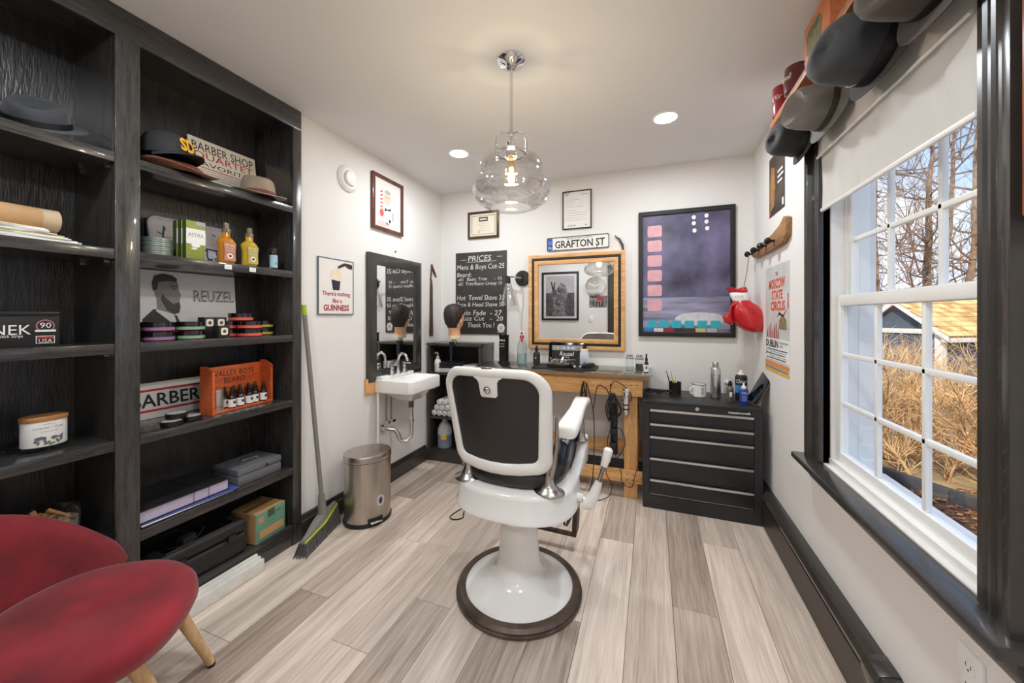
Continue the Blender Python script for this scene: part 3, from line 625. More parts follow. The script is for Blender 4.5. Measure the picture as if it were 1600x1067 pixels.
tb_ = thing('clear_tub', 'clear plastic tub holding wooden clothes pegs in the left bay', 'tub', (-2.0, .65, S5), 0)
B().lathe([(0, .001), (.078, .001), (.082, .004), (.087, .15), (.089, .152), (.085, .15), (.08, .006), (0, .004)], 40, cap0=False, cap1=False).build('tub_wall', GLASS, tb_)
B().lathe([(.0805, .02), (.083, .11)], 40, cap0=False, cap1=False).map(lambda x, y, z: (min(x, -.002), y, z)).build('paper_liner', PAPER, tb_)
PEG = wood('peg_wood', (164, 116, 72), (208, 160, 112), (30, 30, 4), .6, .1, 1.3)
random.seed(9); pegm = B().box(-.006, .006, -.005, .005, -.045, .045).mesh('wooden_peg', PEG, .001, seg=1)
for i in range(30):
    o = bpy.data.objects.new('wooden_peg', pegm); C.objects.link(o); a = random.random()*2*PI; r_ = random.uniform(.005, .04)
    o.location = (-2.0 + r_*math.cos(a), .65 + r_*math.sin(a), S5 + random.uniform(.055, .135)); o.rotation_euler = (random.uniform(.15, 1.1), random.uniform(-.5, .5), random.random()*6)
    tag(o, 'wooden peg lying among others in the clear tub', 'peg', 'wooden pegs in the clear tub')
o = tag(B().box(-.06, .06, 0, .20, 0, .14).build('lilac_carton', mat('lilac_card', (190, 160, 204), .5), None, .002, loc=(-1.90, .69, S6), rot=Q), 'lilac carton on the bottom shelf of the left bay', 'box')
o = tag(B().box(-.05, .05, 0, .18, 0, .16).build('dark_binder', mat('dark_violet_card', (52, 44, 66), .5), None, .002, loc=(-1.91, .565, S6), rot=Q), 'dark violet binder on the bottom shelf of the left bay', 'binder')
# ================================================================ left wall things (front faces +x)
def picture(name, label, cat, loc, rot, w, h, b, d, fm, art, group=None, glass=False):
    t = thing(name, label, cat, loc, rot, group)
    B().frame(w, h, b, -d, 0).build('picture_frame', fm, t, .002)
    B().box(-w/2 + b*.7, w/2 - b*.7, -d*.45, -.001, b*.7, h - b*.7).build('art_sheet', art, t, smooth=False)
    return t, -d*.45
# mirror
m_ = thing('wall_mirror', 'tall wall mirror in a flat black frame above the small sink', 'mirror', (XL, 2.4265, .808), Q)
B().frame(.641, .93, .082, -.028, 0).build('mirror_frame', BLACKP, m_, .002); B().box(-.245, .245, -.014, -.006, .077, .853).build('mirror_glass', MIRROR, m_, smooth=False)
# guinness sign
g = thing('pub_sign', 'white pub sign with a pint and the words nothing like a Guinness', 'sign', (XL, 1.837, 1.292), Q)
B().box(-.142, .142, -.008, 0, 0, .352).build('sign_board', mat('sign_cream', (232, 228, 224), .4, var=.01), g); B().frame(.286, .356, .006, -.010, 0, 0, -.002).build('border', mat('grey_blue_border', (92, 104, 112), .4), g)
text("There's nothing", .026, DKRED, g, 0, .128, -.0085, w=.225, bold=.015); text('like a', .026, DKRED, g, .005, .087, -.0085, w=.075, bold=.015); text('GUINNESS', .036, DKRED, g, 0, .042, -.0085, w=.205, bold=.03)
flat('pint_stout', [(-.03, .155), (.022, .155), (.03, .215), (-.042, .222)], -.0085, mat('stout_navy', (44, 42, 62), .4), g); flat('pint_head', [(-.042, .22), (.03, .213), (.04, .26), (.028, .285), (-.01, .295), (-.04, .28), (-.05, .25)], -.0087, mat('foam_cream', (238, 222, 198), .5), g)
flat('bottle', [(.01, .292), (.07, .318), (.1, .302), (.13, .302), (.13, .33), (.09, .335), (.06, .335), (.008, .308)], -.0095, mat('bottle_print', (66, 34, 44), .4), g)
# framed barber print
MAHO = mat('mahogany_frame', (98, 52, 38), .25, var=.2, scale=30, stretch=(1, 1, .2), coat=.4)
t, yy = picture('framed_print', 'framed drawing of a man by a red striped barber pole in mahogany frame', 'picture', (XL, 2.33, 1.92), Q, .352, .41, .026, .022, MAHO, mat('print_paper', (232, 224, 220), .4, var=.02))
yy -= .0004
for i in range(5): flat('pole_stripe', [(-.085, .17 + i*.028), (-.06, .178 + i*.028), (-.06, .191 + i*.028), (-.085, .183 + i*.028)], yy, mat('coral_ink', (214, 92, 82), .6), t)
flat('pole_base', ell(.022, .03, 16, -.07, .135), yy, MATS['coral_ink'], t); flat('head', ell(.04, .052, 20, -.005, .255), yy, mat('skin_ink', (232, 196, 180), .6), t)
flat('bow_tie', [(-.035, .18), (-.012, .17), (.03, .185), (.03, .165), (-.012, .165), (-.035, .15)], yy - .001, INK, t); flat('shirt', [(-.03, .17), (.04, .175), (.075, .12), (.06, .06), (-.02, .06)], yy, WPRINT, t)
flat('bottle_ink', rect(.05, .062, .10, .16), yy - .001, mat('blue_ink', (140, 160, 186), .6), t); flat('comb_ink', rect(.01, .03, .075, .10), yy - .001, INK, t); flat('counter_ink', ell(.07, .018, 18, -.05, .055), yy, mat('rose_ink', (226, 190, 186), .6), t)
flat('eye', ell(.006, .003, 8, -.018, .262), yy - .001, INK, t); flat('eye', ell(.006, .003, 8, .008, .262), yy - .001, INK, t); flat('hair_ink', ell(.035, .014, 14, -.005, .302), yy - .001, GREYP, t)
# round wall detector
t = thing('wall_detector', 'round white wall alarm with raised centre dome above the pub sign', 'detector', (XL, 1.938, 2.195), (0, R(90), 0))
B().lathe([(.088, 0), (.088, .01), (.078, .022), (.066, .026), (.06, .022), (.054, .022)], 40).build('housing', WHITE, t); B().lathe([(.052, .018), (.052, .028), (.046, .036), (.02, .042), (0, .043)], 32).build('dome', WHITE, t); B().lathe([(.054, .0225), (.052, .0245), (.05, .0225)], 32, cap0=False, cap1=False).build('groove_ring', GREYP, t)
o = tag(B().lathe([(.004, 0), (.007, .002), (.007, .004), (0, .005)], 10).build('wall_screw', BLACKM, None, loc=(XL, 2.43, 1.79), rot=(0, R(90), 0)), 'small dark screw in the wall above the tall mirror', 'screw')
# leather strop hanging
t = thing('razor_strop', 'brown leather razor strop hanging from a nail by the corner', 'strop', (XL, 2.935, 1.10), Q)
LEA = mat('old_brown_leather', (92, 62, 46), .55, var=.2, scale=14, stretch=(1, 1, .3))
B().prism([(-.032, 0), (.03, 0), (.022, .45), (.012, .52), (-.012, .52), (-.02, .45)], -.008, -.002).build('strap', LEA, t, .002)
B().tube([(-.014, -.006, .51), (-.002, -.008, .60), (.004, -.008, .65)], .008, 6).build('loop', LEA, t); B().tube([(.0, -.008, .65), (.03, -.01, .60), (.075, -.01, .545)], [.01, .011, .007], 8).build('handle', WALNUT, t); B().cyl((.002, 0, .655), (.002, -.016, .66), .003, n=8).build('nail', NICKEL, t)
# sink on its board
bd = tag(B().box(-.33, .33, -.022, 0, 0, .11).build('sink_board', PINE, None, .002, loc=(XL, 2.42, .725), rot=Q), 'honey pine backing board screwed to the wall behind the sink', 'board')
sk = thing('wall_sink', 'small white wall-hung corner sink with chrome faucet and exposed trap', 'sink', (XL + .0225, 2.37, .735), Q)
W2, D2, H2 = .20, .315, .085
out_ = [(-W2, 0), (W2, 0), (W2, -D2 + .03), (W2 - .03, -D2), (-W2 + .03, -D2), (-W2, -D2 + .03)]
inn = [(-W2 + .02, -.095), (W2 - .02, -.095), (W2 - .02, -D2 + .035), (W2 - .035, -D2 + .02), (-W2 + .035, -D2 + .02), (-W2 + .02, -D2 + .035)]
bot = [(x*.55, -.10 + (y + .20)*.55 - .09) for x, y in inn]
L = lambda P, z: [(x, y, z) for x, y in P]
sc_ = lambda P, k, dy: [(x*k, (y + .17)*k - .17 + dy) for x, y in P]
B().loft([L(bot, .0), L(inn, H2 - .012), L([(x*1.02, y) for x, y in inn], H2), L(out_, H2), L(out_, .0), L(sc_(out_, .96, .004), -.008), L(sc_(out_, .62, 0), -.03), L(sc_(out_, .4, 0), -.075), L(sc_(out_, .18, 0), -.09)], True, True).build('basin', PORC, sk, .006, ang=50)
B().box(-.19, .19, -.06, -.002, H2 - .002, H2 + .022).build('back_ledge', PORC, sk, .006)
B().lathe([(.02, 0), (.02, .004), (0, .004)], 20, (0, -.19, .001)).build('drain', CHROME, sk)
fa = B().lathe([(.026, 0), (.022, .012), (.013, .03), (.011, .05)], 20, (0, -.05, H2 + .022)).tube([(0, -.05, H2 + .05), (0, -.05, H2 + .12), (0, -.062, H2 + .16), (0, -.09, H2 + .178), (0, -.12, H2 + .165), (0, -.134, H2 + .135), (0, -.136, H2 + .12)], [.012, .010, .010, .010, .010, .011, .012], 14).build('faucet_spout', CHROME, sk)
for q in (-1, 1):
    hd = B().lathe([(.026, 0), (.022, .012), (.014, .045), (.016, .052), (.012, .058), (.013, .075), (.006, .082), (0, .083)], 18, (q*.075, -.05, H2 + .022)).build('tap_handle', CHROME, sk)
    B().tube([(q*.075, -.05, H2 + .088), (q*.105, -.06, H2 + .094), (q*.13, -.065, H2 + .09)], [.006, .005, .007], 10).build('tap_lever', CHROME, hd)
B().tube([(0, -.17, -.08), (0, -.17, -.14)], .020, 16).build('tailpiece_nut', mat('dark_plumbing', (96, 92, 88), .35, .6), sk)
B().tube([(0, -.17, -.13), (0, -.17, -.33), (-.006, -.168, -.365), (-.03, -.15, -.39), (-.055, -.13, -.385), (-.075, -.115, -.36), (-.08, -.11, -.33), (-.095, -.095, -.295), (-.12, -.06, -.285), (-.13, -.0, -.285)], .0155, 14).build('p_trap', CHROME, sk)
B().tube([(0, -.17, -.255), (0, -.17, -.235)], .021, 16).build('slip_nut', CHROME, sk); B().tube([(-.077, -.113, -.352), (-.08, -.11, -.33)], .021, 16).build('slip_nut', CHROME, sk)
B().lathe([(.03, 0), (.028, .006), (.016, .01)], 20).map(lambda x, y, z: (x - .13, -z, y - .285)).build('wall_flange', CHROME, sk)
for xx in (-.11, -.055):
    B().tube([(xx, -.03, .0), (xx, -.03, -.24)], .006, 8).build('supply_pipe', NICKEL, sk); B().tube([(xx, .0, -.24), (xx, -.05, -.24)], .009, 10).build('stop_valve', CHROME, sk); B().lathe([(.014, 0), (.014, .008), (0, .008)], 14).map(lambda x, y, z: (xx + x*1.3, -.05 - z, -.24 + y*.7)).build('valve_knob', CHROME, sk)
B().tube([(-.18, -.012, -.01), (-.18, -.012, -.38)], .008, 8).build('white_pipe', WHITE, sk)
# soap on the cabinet shelf edge, trash can, broom
tc_ = thing('pedal_bin', 'brushed steel half-round pedal bin with lid beside the broom', 'bin', (-1.69, 1.895, 0), R(62))
B().lathe([(.146, 0), (.147, .004), (.147, .022), (.143, .024)], 48, (0, 0, 0), 1, .88).build('base_ring', BLACK, tc_)
B().lathe([(.141, .024), (.141, .385)], 48, (0, 0, 0), 1, .88, False, False).build('bin_body', STEEL, tc_)
B().lathe([(.144, .388), (.145, .392), (.145, .418), (.14, .426), (.12, .43), (0, .433)], 48, (0, 0, 0), 1, .88).build('lid', STEEL, tc_)
B().lathe([(.142, .384), (.142, .389)], 48, (0, 0, 0), 1, .88, False, False).build('seal_ring', BLACK, tc_)
B().box(-.035, .035, -.152, -.10, .028, .036).build('pedal', CHROME, tc_, .003); B().box(-.045, .045, -.128, -.1, .02, .05).build('pedal_slot', BLACK, tc_)
fl2 = flat('brand_disc', ell(.025, .032, 24, .035, .145), 0, WPRINT, tc_); flc = flat('brand_ring', ell(.021, .027, 24, .035, .145), 0, GREYP, tc_); fld = flat('brand_mark', ell(.009, .018, 12, .035, .145), 0, INK, tc_)
for o, k in ((fl2, .0008), (flc, .0014), (fld, .002)):
    for v in o.data.vertices: v.co.y = -.141*.88*math.sqrt(max(0, 1 - (v.co.x/.141)**2)) - k
br = thing('broom', 'grey push broom with angled bristles leaning in the wall corner by the bookcase', 'broom', (0, 0, 0), 0)
GRP = mat('grey_plastic', (128, 124, 118), .45, var=.04); LIME = mat('lime_plastic', (168, 186, 40), .4)
hb = Vector((-1.80, 1.648, .17)); htp = Vector((XL + .018, 1.588, 1.345))
B().tube([hb, hb.lerp(htp, .95)], .0125, 14).build('handle', GRP, br); B().tube([hb.lerp(htp, .95), htp], .0125, 14).build('handle_tip', LIME, br); B().tube([hb - Vector((0, 0, .045)), hb + (htp - hb)*.06], [.026, .017], 14).build('socket', GRP, br)
e0, e1 = Vector((-1.745, 1.468, .072)), Vector((-1.838, 1.775, .125))
ax = (e1 - e0).normalized(); nn = Vector((ax.y, -ax.x, 0)).normalized()
rings = []
for i in range(9):
    k = i/8; p = e0.lerp(e1, k); w_ = .010 + .022*math.sin(PI*min(max(k, .06), .94)); top = .012 + .022*math.sin(PI*k)**2
    rings.append([p + nn*w_ - Vector((0, 0, .012)), p + nn*w_*.6 + Vector((0, 0, top)), p - nn*w_*.6 + Vector((0, 0, top)), p - nn*w_ - Vector((0, 0, .012))])
B().loft(rings).build('broom_head', GRP, br, .003)
B().tube([e0 + nn*.014 - Vector((0, 0, .006)), e0.lerp(e1, .5) + nn*.034 - Vector((0, 0, .006)), e1 + nn*.014 - Vector((0, 0, .006))], .006, 8).build('lime_edge', LIME, br)
bb = B(); random.seed(4)
for i in range(46):
    for j in range(5):
        k = (i + random.random()*.6)/46; p = e0.lerp(e1, k) + nn*(-.02 + .01*j) - Vector((0, 0, .010))
        q = p + nn*(-.02 + .012*j)*.6 + ax*(-.03 + .04*k); q.z = .001 + random.random()*.004
        bb.tube([p, q], [.0028, .0020], 4)
ob = bb.build('bristles', mat('grey_bristle', (96, 94, 94), .7), br); ob['kind'] = 'stuff'
# ================================================================ back wall
GOLD = mat('bronze_frame', (82, 64, 42), .35, .4, var=.15, scale=40)
t, yy = picture('framed_certificate', 'small framed certificate in a bronze frame below the pendant lamp', 'certificate', (-1.446, YB, 1.996), 0, .31, .247, .02, .02, GOLD, CREAM)
B().frame(.235, .172, .004, yy - .001, yy, 0, .037).build('border_line', mat('grey_blue_line', (120, 128, 134), .6), t)
flat('crest', rect(-.045, .045, .155, .195), yy, mat('navy_ink', (56, 58, 78), .6), t); flat('crest_line', rect(-.034, .034, .168, .182), yy - .001, CREAM, t)
for i in range(5): flat('text_line', rect(-.06 + .012*(i % 3), .065 - .01*(i % 2), .132 - i*.016, .134 - i*.016), yy, GREYP, t)
flat('seal', ell(.016, .008, 14, -.045, .06), yy, mat('gold_seal', (206, 176, 96), .4), t)
t, yy = picture('framed_letter', 'thin black framed letter hanging above the number plate', 'picture', (-.585, YB, 2.012), 0, .243, .32, .008, .016, BLACK, PAPER)
for i in range(9): flat('text_line', rect(-.09, (.02, -.01, -.04, .05, .0, .085, .08, .05, .07)[i], .245 - i*.020 - (.01 if i > 3 else 0), .2475 - i*.020 - (.01 if i > 3 else 0)), yy, GREYP, t)
flat('corner_mark', [(-.11, .31), (-.05, .31), (-.085, .275), (-.11, .30)], yy, mat('lilac_mark', (206, 192, 204), .6), t); flat('letterhead', rect(.035, .09, .283, .288), yy, GREYP, t)
for xx in (-.07, -.045, -.02, .075): flat('logo', ell(.010, .006, 10, xx, .03), yy, GREYP, t)
lp = thing('number_plate', 'white street number plate reading GRAFTON ST with a blue IRL band', 'plate', (-.581, YB - .004, 1.838), (0, R(-.6), 0))
PLW = mat('plate_white', (232, 232, 228), .35, var=.01)
B().prism(rrect(.52, .115, .012, 4, 0, .0575), -.006, 0).build('plate', PLW, lp); po, pi2 = rrect(.52, .115, .012, 4, 0, .0575), rrect(.508, .103, .008, 4, 0, .0575)
B().loft([[(x, -.006, z) for x, z in po], [(x, -.009, z) for x, z in po], [(x, -.009, z) for x, z in pi2], [(x, -.006, z) for x, z in pi2]], False, False).build('rim', INK, lp)
flat('blue_band', rect(-.252, -.212, .008, .107), -.0062, mat('euro_blue', (34, 84, 178), .4), lp); text('IRL', .018, WPRINT, lp, -.232, .028, -.0072, w=.03); B().lathe([(.011, 0), (.011, .0006), (.013, .0006), (.013, 0)], 16, cap0=False, cap1=False).map(lambda x, y, z: (x - .232, -.0072 - z, y + .072)).build('star_ring', WPRINT, lp)
text('GRAFTON ST', .06, INK, lp, .018, .052, -.0065, w=.415, bold=.018); text('BAILE \u00c1THA CLIATH', .011, INK, lp, .018, .099, -.0065, w=.21)
for xx in (-.19, .16): B().lathe([(.005, 0), (.004, .002), (0, .003)], 10).map(lambda x, y, z: (x + xx, -.006 - z, y + .012)).build('screw', GOLD, lp)
t = thing('hay_hook', 'thin curved dark iron blade hanging above the corner of the pine mirror', 'tool', (-.262, YB, 1.79), 0)
B().tube([(-.012, -.012, .135), (.02, -.014, .11), (.045, -.014, .06), (.052, -.014, .015)], [.004, .008, .009, .006], 8).build('blade', mat('old_iron', (64, 58, 52), .5, .5), t); B().tube([(-.012, -.01, .14), (-.03, -.01, .06), (-.045, -.01, .01)], .0015, 6).build('string', CREAM, t); B().cyl((-.012, 0, .138), (-.012, -.014, .142), .003, n=8).build('nail', NICKEL, t)
# chalkboard
cb_ = thing('chalkboard', 'black chalkboard price list with chalk handwriting headed PRICES', 'chalkboard', (-1.4745, YB, 1.115), 0)
B().box(-.2575, .2575, -.010, 0, 0, .758).build('board', mat('chalkboard_black', (58, 54, 52), .7, var=.12, scale=5), cb_, .001)
CH = mat('white_chalk', (214, 212, 208), .9, var=.05, scale=80)
def ch(s, x, z, h, w, al='l'): text(s, h, CH, cb_, x, z, -.0104, w=w, align=al, shear=.12, bold=.004)
ch('PRICES', -.008, .70, .05, .235, 'c'); flat('underline', rect(-.14, .16, .666, .670), -.0102, CH, cb_); flat('chalk_dash', rect(-.205, -.145, .688, .692), -.0102, CH, cb_); flat('chalk_dash', rect(.165, .215, .705, .709), -.0102, CH, cb_)
ch('Mens & Boys Cut-25', -.242, .615, .046, .48); ch('Beard:', -.242, .552, .04, .15); ch('-#1  Basic Trim     - 10', -.235, .508, .03, .45); ch('-#2  Trim/Razor Lineup 15', -.235, .463, .03, .45)
ch('Hot  Towel Shave 30', -.242, .337, .046, .48); ch('Face & Head Shave 50', -.242, .275, .04, .48); ch('Skin Fade  - 27', -.215, .197, .046, .43); ch('Buzz Cut   -  20', -.215, .145, .04, .44); ch('Thank You !', -.13, .085, .044, .27)
flat('shop_badge', ell(.036, .04, 22, .205, .06), -.0102, CH, cb_); flat('badge_face', ell(.018, .02, 16, .205, .06), -.0112, GREYP, cb_); ch('BARBER', .205, .022, .012, .07, 'c')
# swing arm sconce
sn = thing('wall_sconce', 'black swing-arm wall sconce with clear glass cone shade beside the chalkboard', 'sconce', (-1.065, YB, 1.615), 0)
B().lathe([(.068, 0), (.068, .014), (.06, .022), (0, .024)], 32).map(lambda x, y, z: (x, -z, y)).build('wall_plate', BLACKM, sn)
B().box(-.006, .006, -.036, -.02, -.03, .03).build('switch_plate', BLACK, sn)
B().tube([(0, -.03, 0), (-.05, -.10, .005), (-.10, -.10, .006)], .007, 10).build('arm', CHROME, sn); B().tube([(-.10, -.10, .012), (-.165, -.10, .012)], .006, 8).build('arm', BLACK, sn); B().tube([(-.10, -.10, .01), (-.10, -.10, -.05)], [.018, .021], 16).build('lamp_holder', BLACKM, sn)
B().lathe([(.022, -.05), (.03, -.065), (.075, -.24), (.076, -.242), (.0735, -.24), (.0285, -.066), (.0205, -.052)], 32, (-.10, -.10, 0), cap0=False, cap1=False).build('glass_shade', GLASS, sn)
B().ball((-.10, -.10, -.105), .022, .022, .034).build('bulb', glassy('bulb_glass', (.95, .95, .95), .12, .5), sn)
B().tube([(.0, -.012, -.06), (.005, -.006, -.2), (-.012, -.006, -.4), (.004, -.006, -.6), (0, -.006, -.71)], .003, 6).build('flex_cord', mat('clear_grey_cord', (190, 186, 180), .4), sn)
# pine mirror
pmr = thing('pine_mirror', 'square mirror in a honey pine frame with a dark inlay stripe', 'mirror', (-.60, YB, 1.004), 0)
pieces = [(.805, .803, .030, -.034, PINE, 'outer_frame', 0), (.745, .743, .022, -.030, BLACKM, 'inlay_stripe', .030), (.701, .699, .034, -.032, PINE, 'inner_frame', .052)]
for w_, h_, b_, y_, m2, n2, z2 in pieces: B().frame(w_, h_, b_, y_, 0, 0, z2).build(n2, m2, pmr, .0015)
B().box(-.32, .32, -.016, -.008, .083, .72).build('mirror_glass', MIRROR, pmr, smooth=False)
# concert poster: generic stand-in of like size and colours
t, yy = picture('framed_poster', 'large framed concert poster in violet greys with pink and turquoise blocks', 'poster', (.238, YB, 1.125), 0, .666, .97, .032, .026, BLACKM, None or mat('poster_violet_grey', (104, 100, 130), .22, var=.42, scale=3.4))
PK = mat('poster_pink', (218, 164, 172), .4); TQ = mat('poster_turquoise', (40, 172, 190), .4); LAV = mat('poster_lavender', (128, 126, 168), .3, var=.2, scale=6); DKP = mat('poster_dark', (48, 44, 54), .3, var=.2, scale=8)
flat('stage_floor', rect(-.30, .30, .064, .30), yy, mat('poster_pale', (150, 150, 176), .3, var=.4, scale=5, stretch=(.4, 1, 4)), t)
flat('glow', ell(.17, .05, 28, .10, .135), yy - .0009, mat('poster_glow', (206, 206, 212), .3, var=.1), t)
for i in range(6): flat('pink_block', rrect(.105, .088, .014, 3, -.215, .24 + i*.115), yy - .0012, PK, t)
for i in range(6): flat('turquoise_block', rrect(.066, .055, .008, 3, -.235 + i*.088, .095), yy - .0014, TQ, t)
for x_, z_ in ((.06, .90), (.06, .855), (.065, .80), (.145, .905), (.145, .86), (.15, .81)): flat('stage_light', ell(.014, .016, 14, x_, z_), yy - .0012, WPRINT, t)
for i, c_ in enumerate(((40, 120, 190), (214, 214, 214), (150, 30, 40), (40, 40, 44), (60, 46, 36), (196, 190, 120), (180, 180, 184), (120, 122, 128))): flat('sponsor_block', rect(-.295 + i*.0735, -.227 + i*.0735, .036, .064), yy - .001, mat('sponsor_%d' % i, c_, .4), t)
# ================================================================ black cabinet with towels
kb = thing('open_cabinet', 'black open storage cabinet in the corner holding towels', 'cabinet', (-1.609, 2.842, 0), 0)
for x0, x1 in ((-.258, -.236), (.242, .264)): B().box(x0, x1, 0, .27, 0, 1.02).build('side_panel', BLACKP, kb, .002)
B().box(-.266, .272, -.008, .272, 1.02, 1.045).build('top', BLACKP, kb, .004)
B().box(-.236, .242, .255, .27, .05, 1.02).build('back_panel', BLACKM, kb)
for z in (.765, .375, .085): B().box(-.236, .242, .004, .255, z, z + .02).build('shelf', BLACKP, kb, .002)
B().box(-.236, .242, .01, .03, 0, .085).build('kick_board', BLACKP, kb)
NAVY = mat('dark_navy_towel', (36, 36, 44), .9, var=.15, scale=80, bump=.3); TWL = mat('white_towel', (224, 222, 222), .9, var=.06, scale=80, bump=.3); LTW = mat('pale_lilac_towel', (206, 202, 210), .9, var=.06, scale=80, bump=.3)
def folded(label, loc, w, d, h, m, rot=0.):
    t = thing('folded_towel', label, 'towel', loc, rot, 'folded towels')
    n = 3
    for i in range(n):
        z0, z1 = h*i/n, h*(i + 1)/n - .001
        rr2 = [[(x, y, z) for y, z in ((d, z0), (0.008, z0), (0.0, (z0 + z1)/2 - .004), (0, (z0 + z1)/2 + .004), (.008, z1), (d, z1))] for x in (-w/2, w/2)]
        B().loft(rr2).build('fold', m, t, .003)
folded('white folded towel at the left of the cabinet shelf, under the navy ones', (-1.66, 2.87, .7854), .20, .17, .035, TWL); folded('dark navy folded towel stacked on the white one', (-1.655, 2.875, .821), .24, .17, .052, NAVY, .1); folded('pale lilac folded towel at the right of the cabinet shelf', (-1.46, 2.88, .7854), .16, .16, .07, LTW, -.05)
rt0 = None; idx = 0
for j, (zz, n) in enumerate(((.027, 4), (.076, 3), (.124, 2))):
    for i in range(n):
        loc = (-1.815 + .052*i + .026*j, 2.86, .395 + zz); lb = 'rolled white towel, %s row of the pile, %s from the left' % (('bottom', 'middle', 'top')[j], ('first', 'second', 'third', 'fourth')[i])
        if rt0 is None:
            rt0 = thing('rolled_towel', lb, 'towel', loc, 0, 'rolled towels')
            B().lathe([(.02, -.0), (.0255, .004), (.0255, .18), (.02, .184)], 18).map(lambda x, y, z: (x, z, y)).build('roll', TWL, rt0)
            sp = [(.003*k*math.cos(k*1.1)*.75, -.002, .003*k*math.sin(k*1.1)*.75) for k in range(1, 10)]; B().tube(sp, .003, 5).build('roll_edge', TWL, rt0)
        else: dup(rt0, loc, 0, lb)
jg = thing('liquid_jug', 'clear plastic jug of blue liquid with yellow label on the lowest cabinet shelf', 'jug', (-1.745, 2.93, .1055), 0)
JP = mat('milky_plastic', (214, 220, 224), .3, var=.03, trans=.3); B().lathe([(.058, 0), (.064, .006), (.064, .12)], 28).build('liquid_part', mat('grey_blue_liquid', (136, 150, 176), .25, trans=.2), jg); B().lathe([(.064, .12), (.064, .16), (.05, .20), (.022, .235), (.018, .24), (.018, .25)], 28).build('jug_top', JP, jg); B().lathe([(.021, .245), (.021, .268), (0, .27)], 18).build('cap', WHITE, jg); B().box(.0, .05, -.068, -.05, .085, .125).build('yellow_tag', mat('yellow_tag', (222, 200, 60), .5), jg)
sp_ = thing('soap_pump', 'white pump soap bottle with pale green top on the cabinet shelf', 'bottle', (-1.79, 2.885, .7854), -.2)
B().lathe([(.030, 0), (.033, .004), (.034, .085), (.026, .108), (.014, .116), (.014, .122)], 24, (0, 0, 0), 1, .75).build('bottle', WHITE, sp_); B().lathe([(.016, .118), (.016, .138), (.006, .142), (.006, .165), (0, .166)], 16).build('pump_collar', mat('pale_green_plastic', (202, 212, 176), .4), sp_); B().tube([(0, 0, .165), (0, -.01, .172), (0, -.034, .168)], .006, 10).build('pump_spout', MATS['pale_green_plastic'], sp_)
for i in range(5): flat('label_line', rect(-.018, .018 - .003*(i % 3), .03 + i*.009, .032 + i*.009), -.0257, GREYP, sp_)
# mannequin head on a clamp
mh = thing('training_head', 'mannequin training head with short dark hair clamped to the cabinet top', 'mannequin head', (-1.60, 2.846, 1.045), R(168))
SKIN = mat('mannequin_skin', (222, 168, 128), .5, var=.03); HAIR = mat('dark_brown_hair', (50, 38, 32), .6, var=.5, scale=50, stretch=(1, 1, .15), bump=.4)
def headring(z, rx, fy, by, n=28): return [(rx*math.cos(2*PI*j/n), (fy if math.sin(2*PI*j/n) < 0 else by)*math.sin(2*PI*j/n), z) for j in range(n)]
Z0 = .052
HR = [(.0, .054, .052, .05), (.03, .053, .05, .05), (.06, .05, .048, .052), (.085, .052, .062, .06), (.10, .058, .082, .068), (.12, .064, .09, .078), (.15, .07, .092, .086), (.185, .074, .09, .092), (.215, .073, .088, .092), (.245, .064, .078, .082), (.268, .044, .054, .058), (.28, .015, .02, .02)]
B().loft([headring(Z0 + z, a, b, c) for z, a, b, c in HR]).build('head', SKIN, mh, ang=80)
B().lathe([(.0545, Z0 - .012), (.0545, Z0 + .018)], 24, (0, 0, 0), 1, .95).build('neck_band', mat('cream_neck_band', (232, 212, 174), .5), mh)
hr = []
for z, a, b, c in HR[3:]:
    k = 1.13 if z > .11 else 1.03; ring = []
    for j in range(28):
        an = 2*PI*j/28; s_ = math.sin(an); fy = b*1.02 if z > .2 else -.01
        yy2 = (b*k if z > .20 else min(.012, b)) * s_ if s_ < 0 else c*k*s_
        xx2 = a*k*math.cos(an)
        if z < .14 and s_ < .35: xx2 = a*.9*math.cos(an); yy2 = .01
        ring.append((xx2, yy2, Z0 + z + (.012 if z > .24 else 0)))
    hr.append(ring)
B().loft(hr).build('hair', HAIR, mh, ang=80)
for q in (-1, 1): B().ball((q*.073, .0, Z0 + .145), .010, .018, .030, 12, 8).build('ear', SKIN, mh)
B().loft([[(-.008, -.088, Z0 + .185), (.008, -.088, Z0 + .185), (0, -.094, Z0 + .186)], [(-.015, -.088, Z0 + .135), (.015, -.088, Z0 + .135), (0, -.115, Z0 + .138)], [(-.006, -.088, Z0 + .128), (.006, -.088, Z0 + .128), (0, -.098, Z0 + .128)]]).build('nose', SKIN, mh)
for q in (-1, 1): B().ball((q*.03, -.083, Z0 + .178), .012, .006, .006, 10, 6).build('eye', WPRINT, mh); B().box(q*.03 - .015, q*.03 + .015, -.09, -.082, Z0 + .192, Z0 + .197).build('eyebrow', HAIR, mh)
B().ball((0, -.087, Z0 + .105), .022, .006, .007, 12, 6).build('mouth', mat('mannequin_lips', (190, 112, 98), .5), mh)
B().lathe([(.045, .036), (.045, .046), (.02, .046), (.02, .0)], 20, cap0=False).build('clamp_plate', NICKEL, mh)
B().box(-.016, .016, -.02, .05, .001, .014).build('clamp_bracket', BLACK, mh); B().box(-.016, .016, .034, .05, -.11, .014).build('clamp_bracket', BLACK, mh, .003); B().cyl((0, .042, -.10), (0, .042, -.15), .006, n=10).build('clamp_screw', CHROME, mh)
